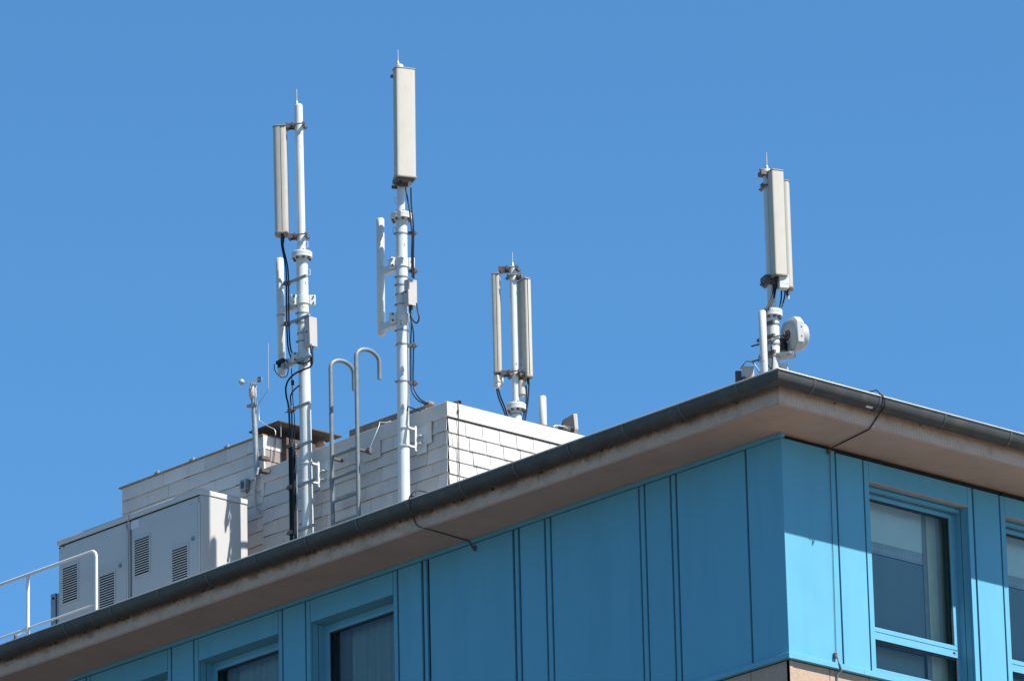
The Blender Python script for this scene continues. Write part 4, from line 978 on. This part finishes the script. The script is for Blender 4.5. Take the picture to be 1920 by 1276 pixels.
cable('pale conduit curving down from the anemometer pole foot', pp([(480,893),(479.5,902),(478,912),(477,930),(478,945),(481,955),(487,961)], YP-.05), .014, mt='jbox', name='conduit', cat='conduit', group=None)
mb = MB(); a = P(449,897,'y',YP-.1); b = P(460,917,'y',YP-.1)
ob = thing('light_sensor', 'small square grey box on the slate wall left of the anemometer pole', 'sensor box', a)
mb.box(a.x, b.x, YP-.10, YP-.03, b.z, a.z-.02); mb.build('case', M['steel'], ob, bevel=.008)
mb = MB(); mb.box(a.x+.03, b.x-.03, YP-.106, YP-.1005, b.z+.03, a.z-.05); mb.build('lens', M['floodback'], ob)
mb = MB(); mb.cyl((b.x-.02,YP-.06,b.z),(b.x-.02,YP-.06,b.z-.04), .015, n=8); mb.build('gland', M['rust'], ob)

# ------------------------------------------------------------------ lightning wires over the gutter
def wirething(label, pts, r, mt, clips=()):
    o = thing('lightning_wire', label, 'wire', pts[0], 'lightning protection wires')
    mb = MB(); mb.tube(pts, r, 8); mb.build('wire', M[mt], o, angle=70)   # r may taper along the run
    for (c, s_) in clips:
        mb = MB(); mb.obox(c, V(1,0,0), V(0,1,0), V(0,0,1), s_*.8, s_*.8, s_*1.3); mb.cyl(c-V(0,s_,0), c+V(0,s_*1.3,0), s_*.5, n=8); mb.build('clamp', M['rust'], o, bevel=.004)
    return o
LO = OC+RG
def LP(px, py, y=-LO-.012): return P(px, py, 'y', y)
g0 = LP(771, 932)
xg = g0.x
wirething('bent lightning wire over the long gutter with foot on the blue wall', [LP(801,922,-LO+.1), LP(783,918.5,-LO+.05), LP(775,922), LP(768,931), LP(766,940), LP(766.5,950,-LO-.01), LP(769,957,-OC-.07), P(774,966,'y',-E_-.012), P(779,981,'y',-E_-.012), P(784,986,'z',Z(-.025)), P(877,1013,'z',Z(-.025)), P(881,1016,'y',-.03), P(886,1026,'y',-.04)],
    .0085, 'copper', ((LP(773.5,928,-LO+.02), .018), (P(890,1027,'y',-.015), .022)))
def RP(px, py, x=LO+.012): return P(px, py, 'x', x)
wirething('bent lightning wire over the right gutter running down the corner panels', [RP(1615,737,LO-.12), RP(1643,731,LO-.05), RP(1648,735), RP(1656,743), RP(1659,752), RP(1659,760,LO+.012), RP(1655,768,OC+.085), RP(1649,774,OC-.02), P(1645,781,'x',E_+.012), P(1632,801,'x',E_+.012), P(1629,805,'z',Z(-.025)), P(1572,833,'z',Z(-.025)), P(1560,838,'x',.03), P(1556,848,'x',.02), P(1556.5,870,'x',.012), P(1567.8,1222,'x',.012)],
    [.0075]*12+[.006, .004, .0032, .0032], 'black', ((RP(1652,741,LO-.01), .02), (P(1554,846,'x',.02), .022), (P(1566.5,1228,'x',.025), .024)))
wirething('grey wire tail from the lower wall clamp across the sill', [P(1569,1222,'x',.03), P(1572,1238,'x',.05), P(1577,1250,'x',.06), P(1578,1256,'x',.055), P(1570,1264,'x',.01), P(1569,1290,'x',.0)], .010, 'steel')
wirething('short wire and clamp at the foot of the white railing post', [P(52,1188,'y',YR-.03), LP(42,1186,-LO+.2), LP(34,1190,-LO+.05), LP(30,1192,-LO+.02)], .008, 'steel', ((LP(29.5,1194,-LO+.01), .022),))
wirething('wire loop over the white parapet corner of the plant house', [P(850,753,'y',YP+.3), P(856,752,'x',XF), P(859,756,'x',XF+.035), P(859.5,770,'x',XF+.035), P(860,800,'x',XF+.035), P(861,905,'x',XF+.035)], .006, 'copper', ((P(859,770,'x',XF+.04), .013),))
wirething('wire from the ladder bracket up to the felt kerb', [P(694,846,'y',YLd+.05), P(694,838,'y',YLd+.05), P(711,797,'y',YP-.04), P(712,791,'y',YP), P(722,792,'y',YP+.1), P(733,789.5,'y',YP+.2)], .007, 'steel', ((P(693,845,'y',YLd+.06), .03),))
for (px, py, lab) in ((845,753,'dark cable end lumps on the white parapet corner'),):
    c = P(px, py, 'y', YP+.3); mb = MB()
    for k in range(4): mb.obox(c+V(random.uniform(-.06,.1),random.uniform(-.04,.08),-.02), V(1,.3,.2).normalized(), V(-.3,1,0).normalized(), V(0,0,1), .035,.02,.018)
    tag(mb.build('cable_end', M['black'], loc=c, bevel=.005), lab, 'cable end')
print('scene ready', len(bpy.data.objects))
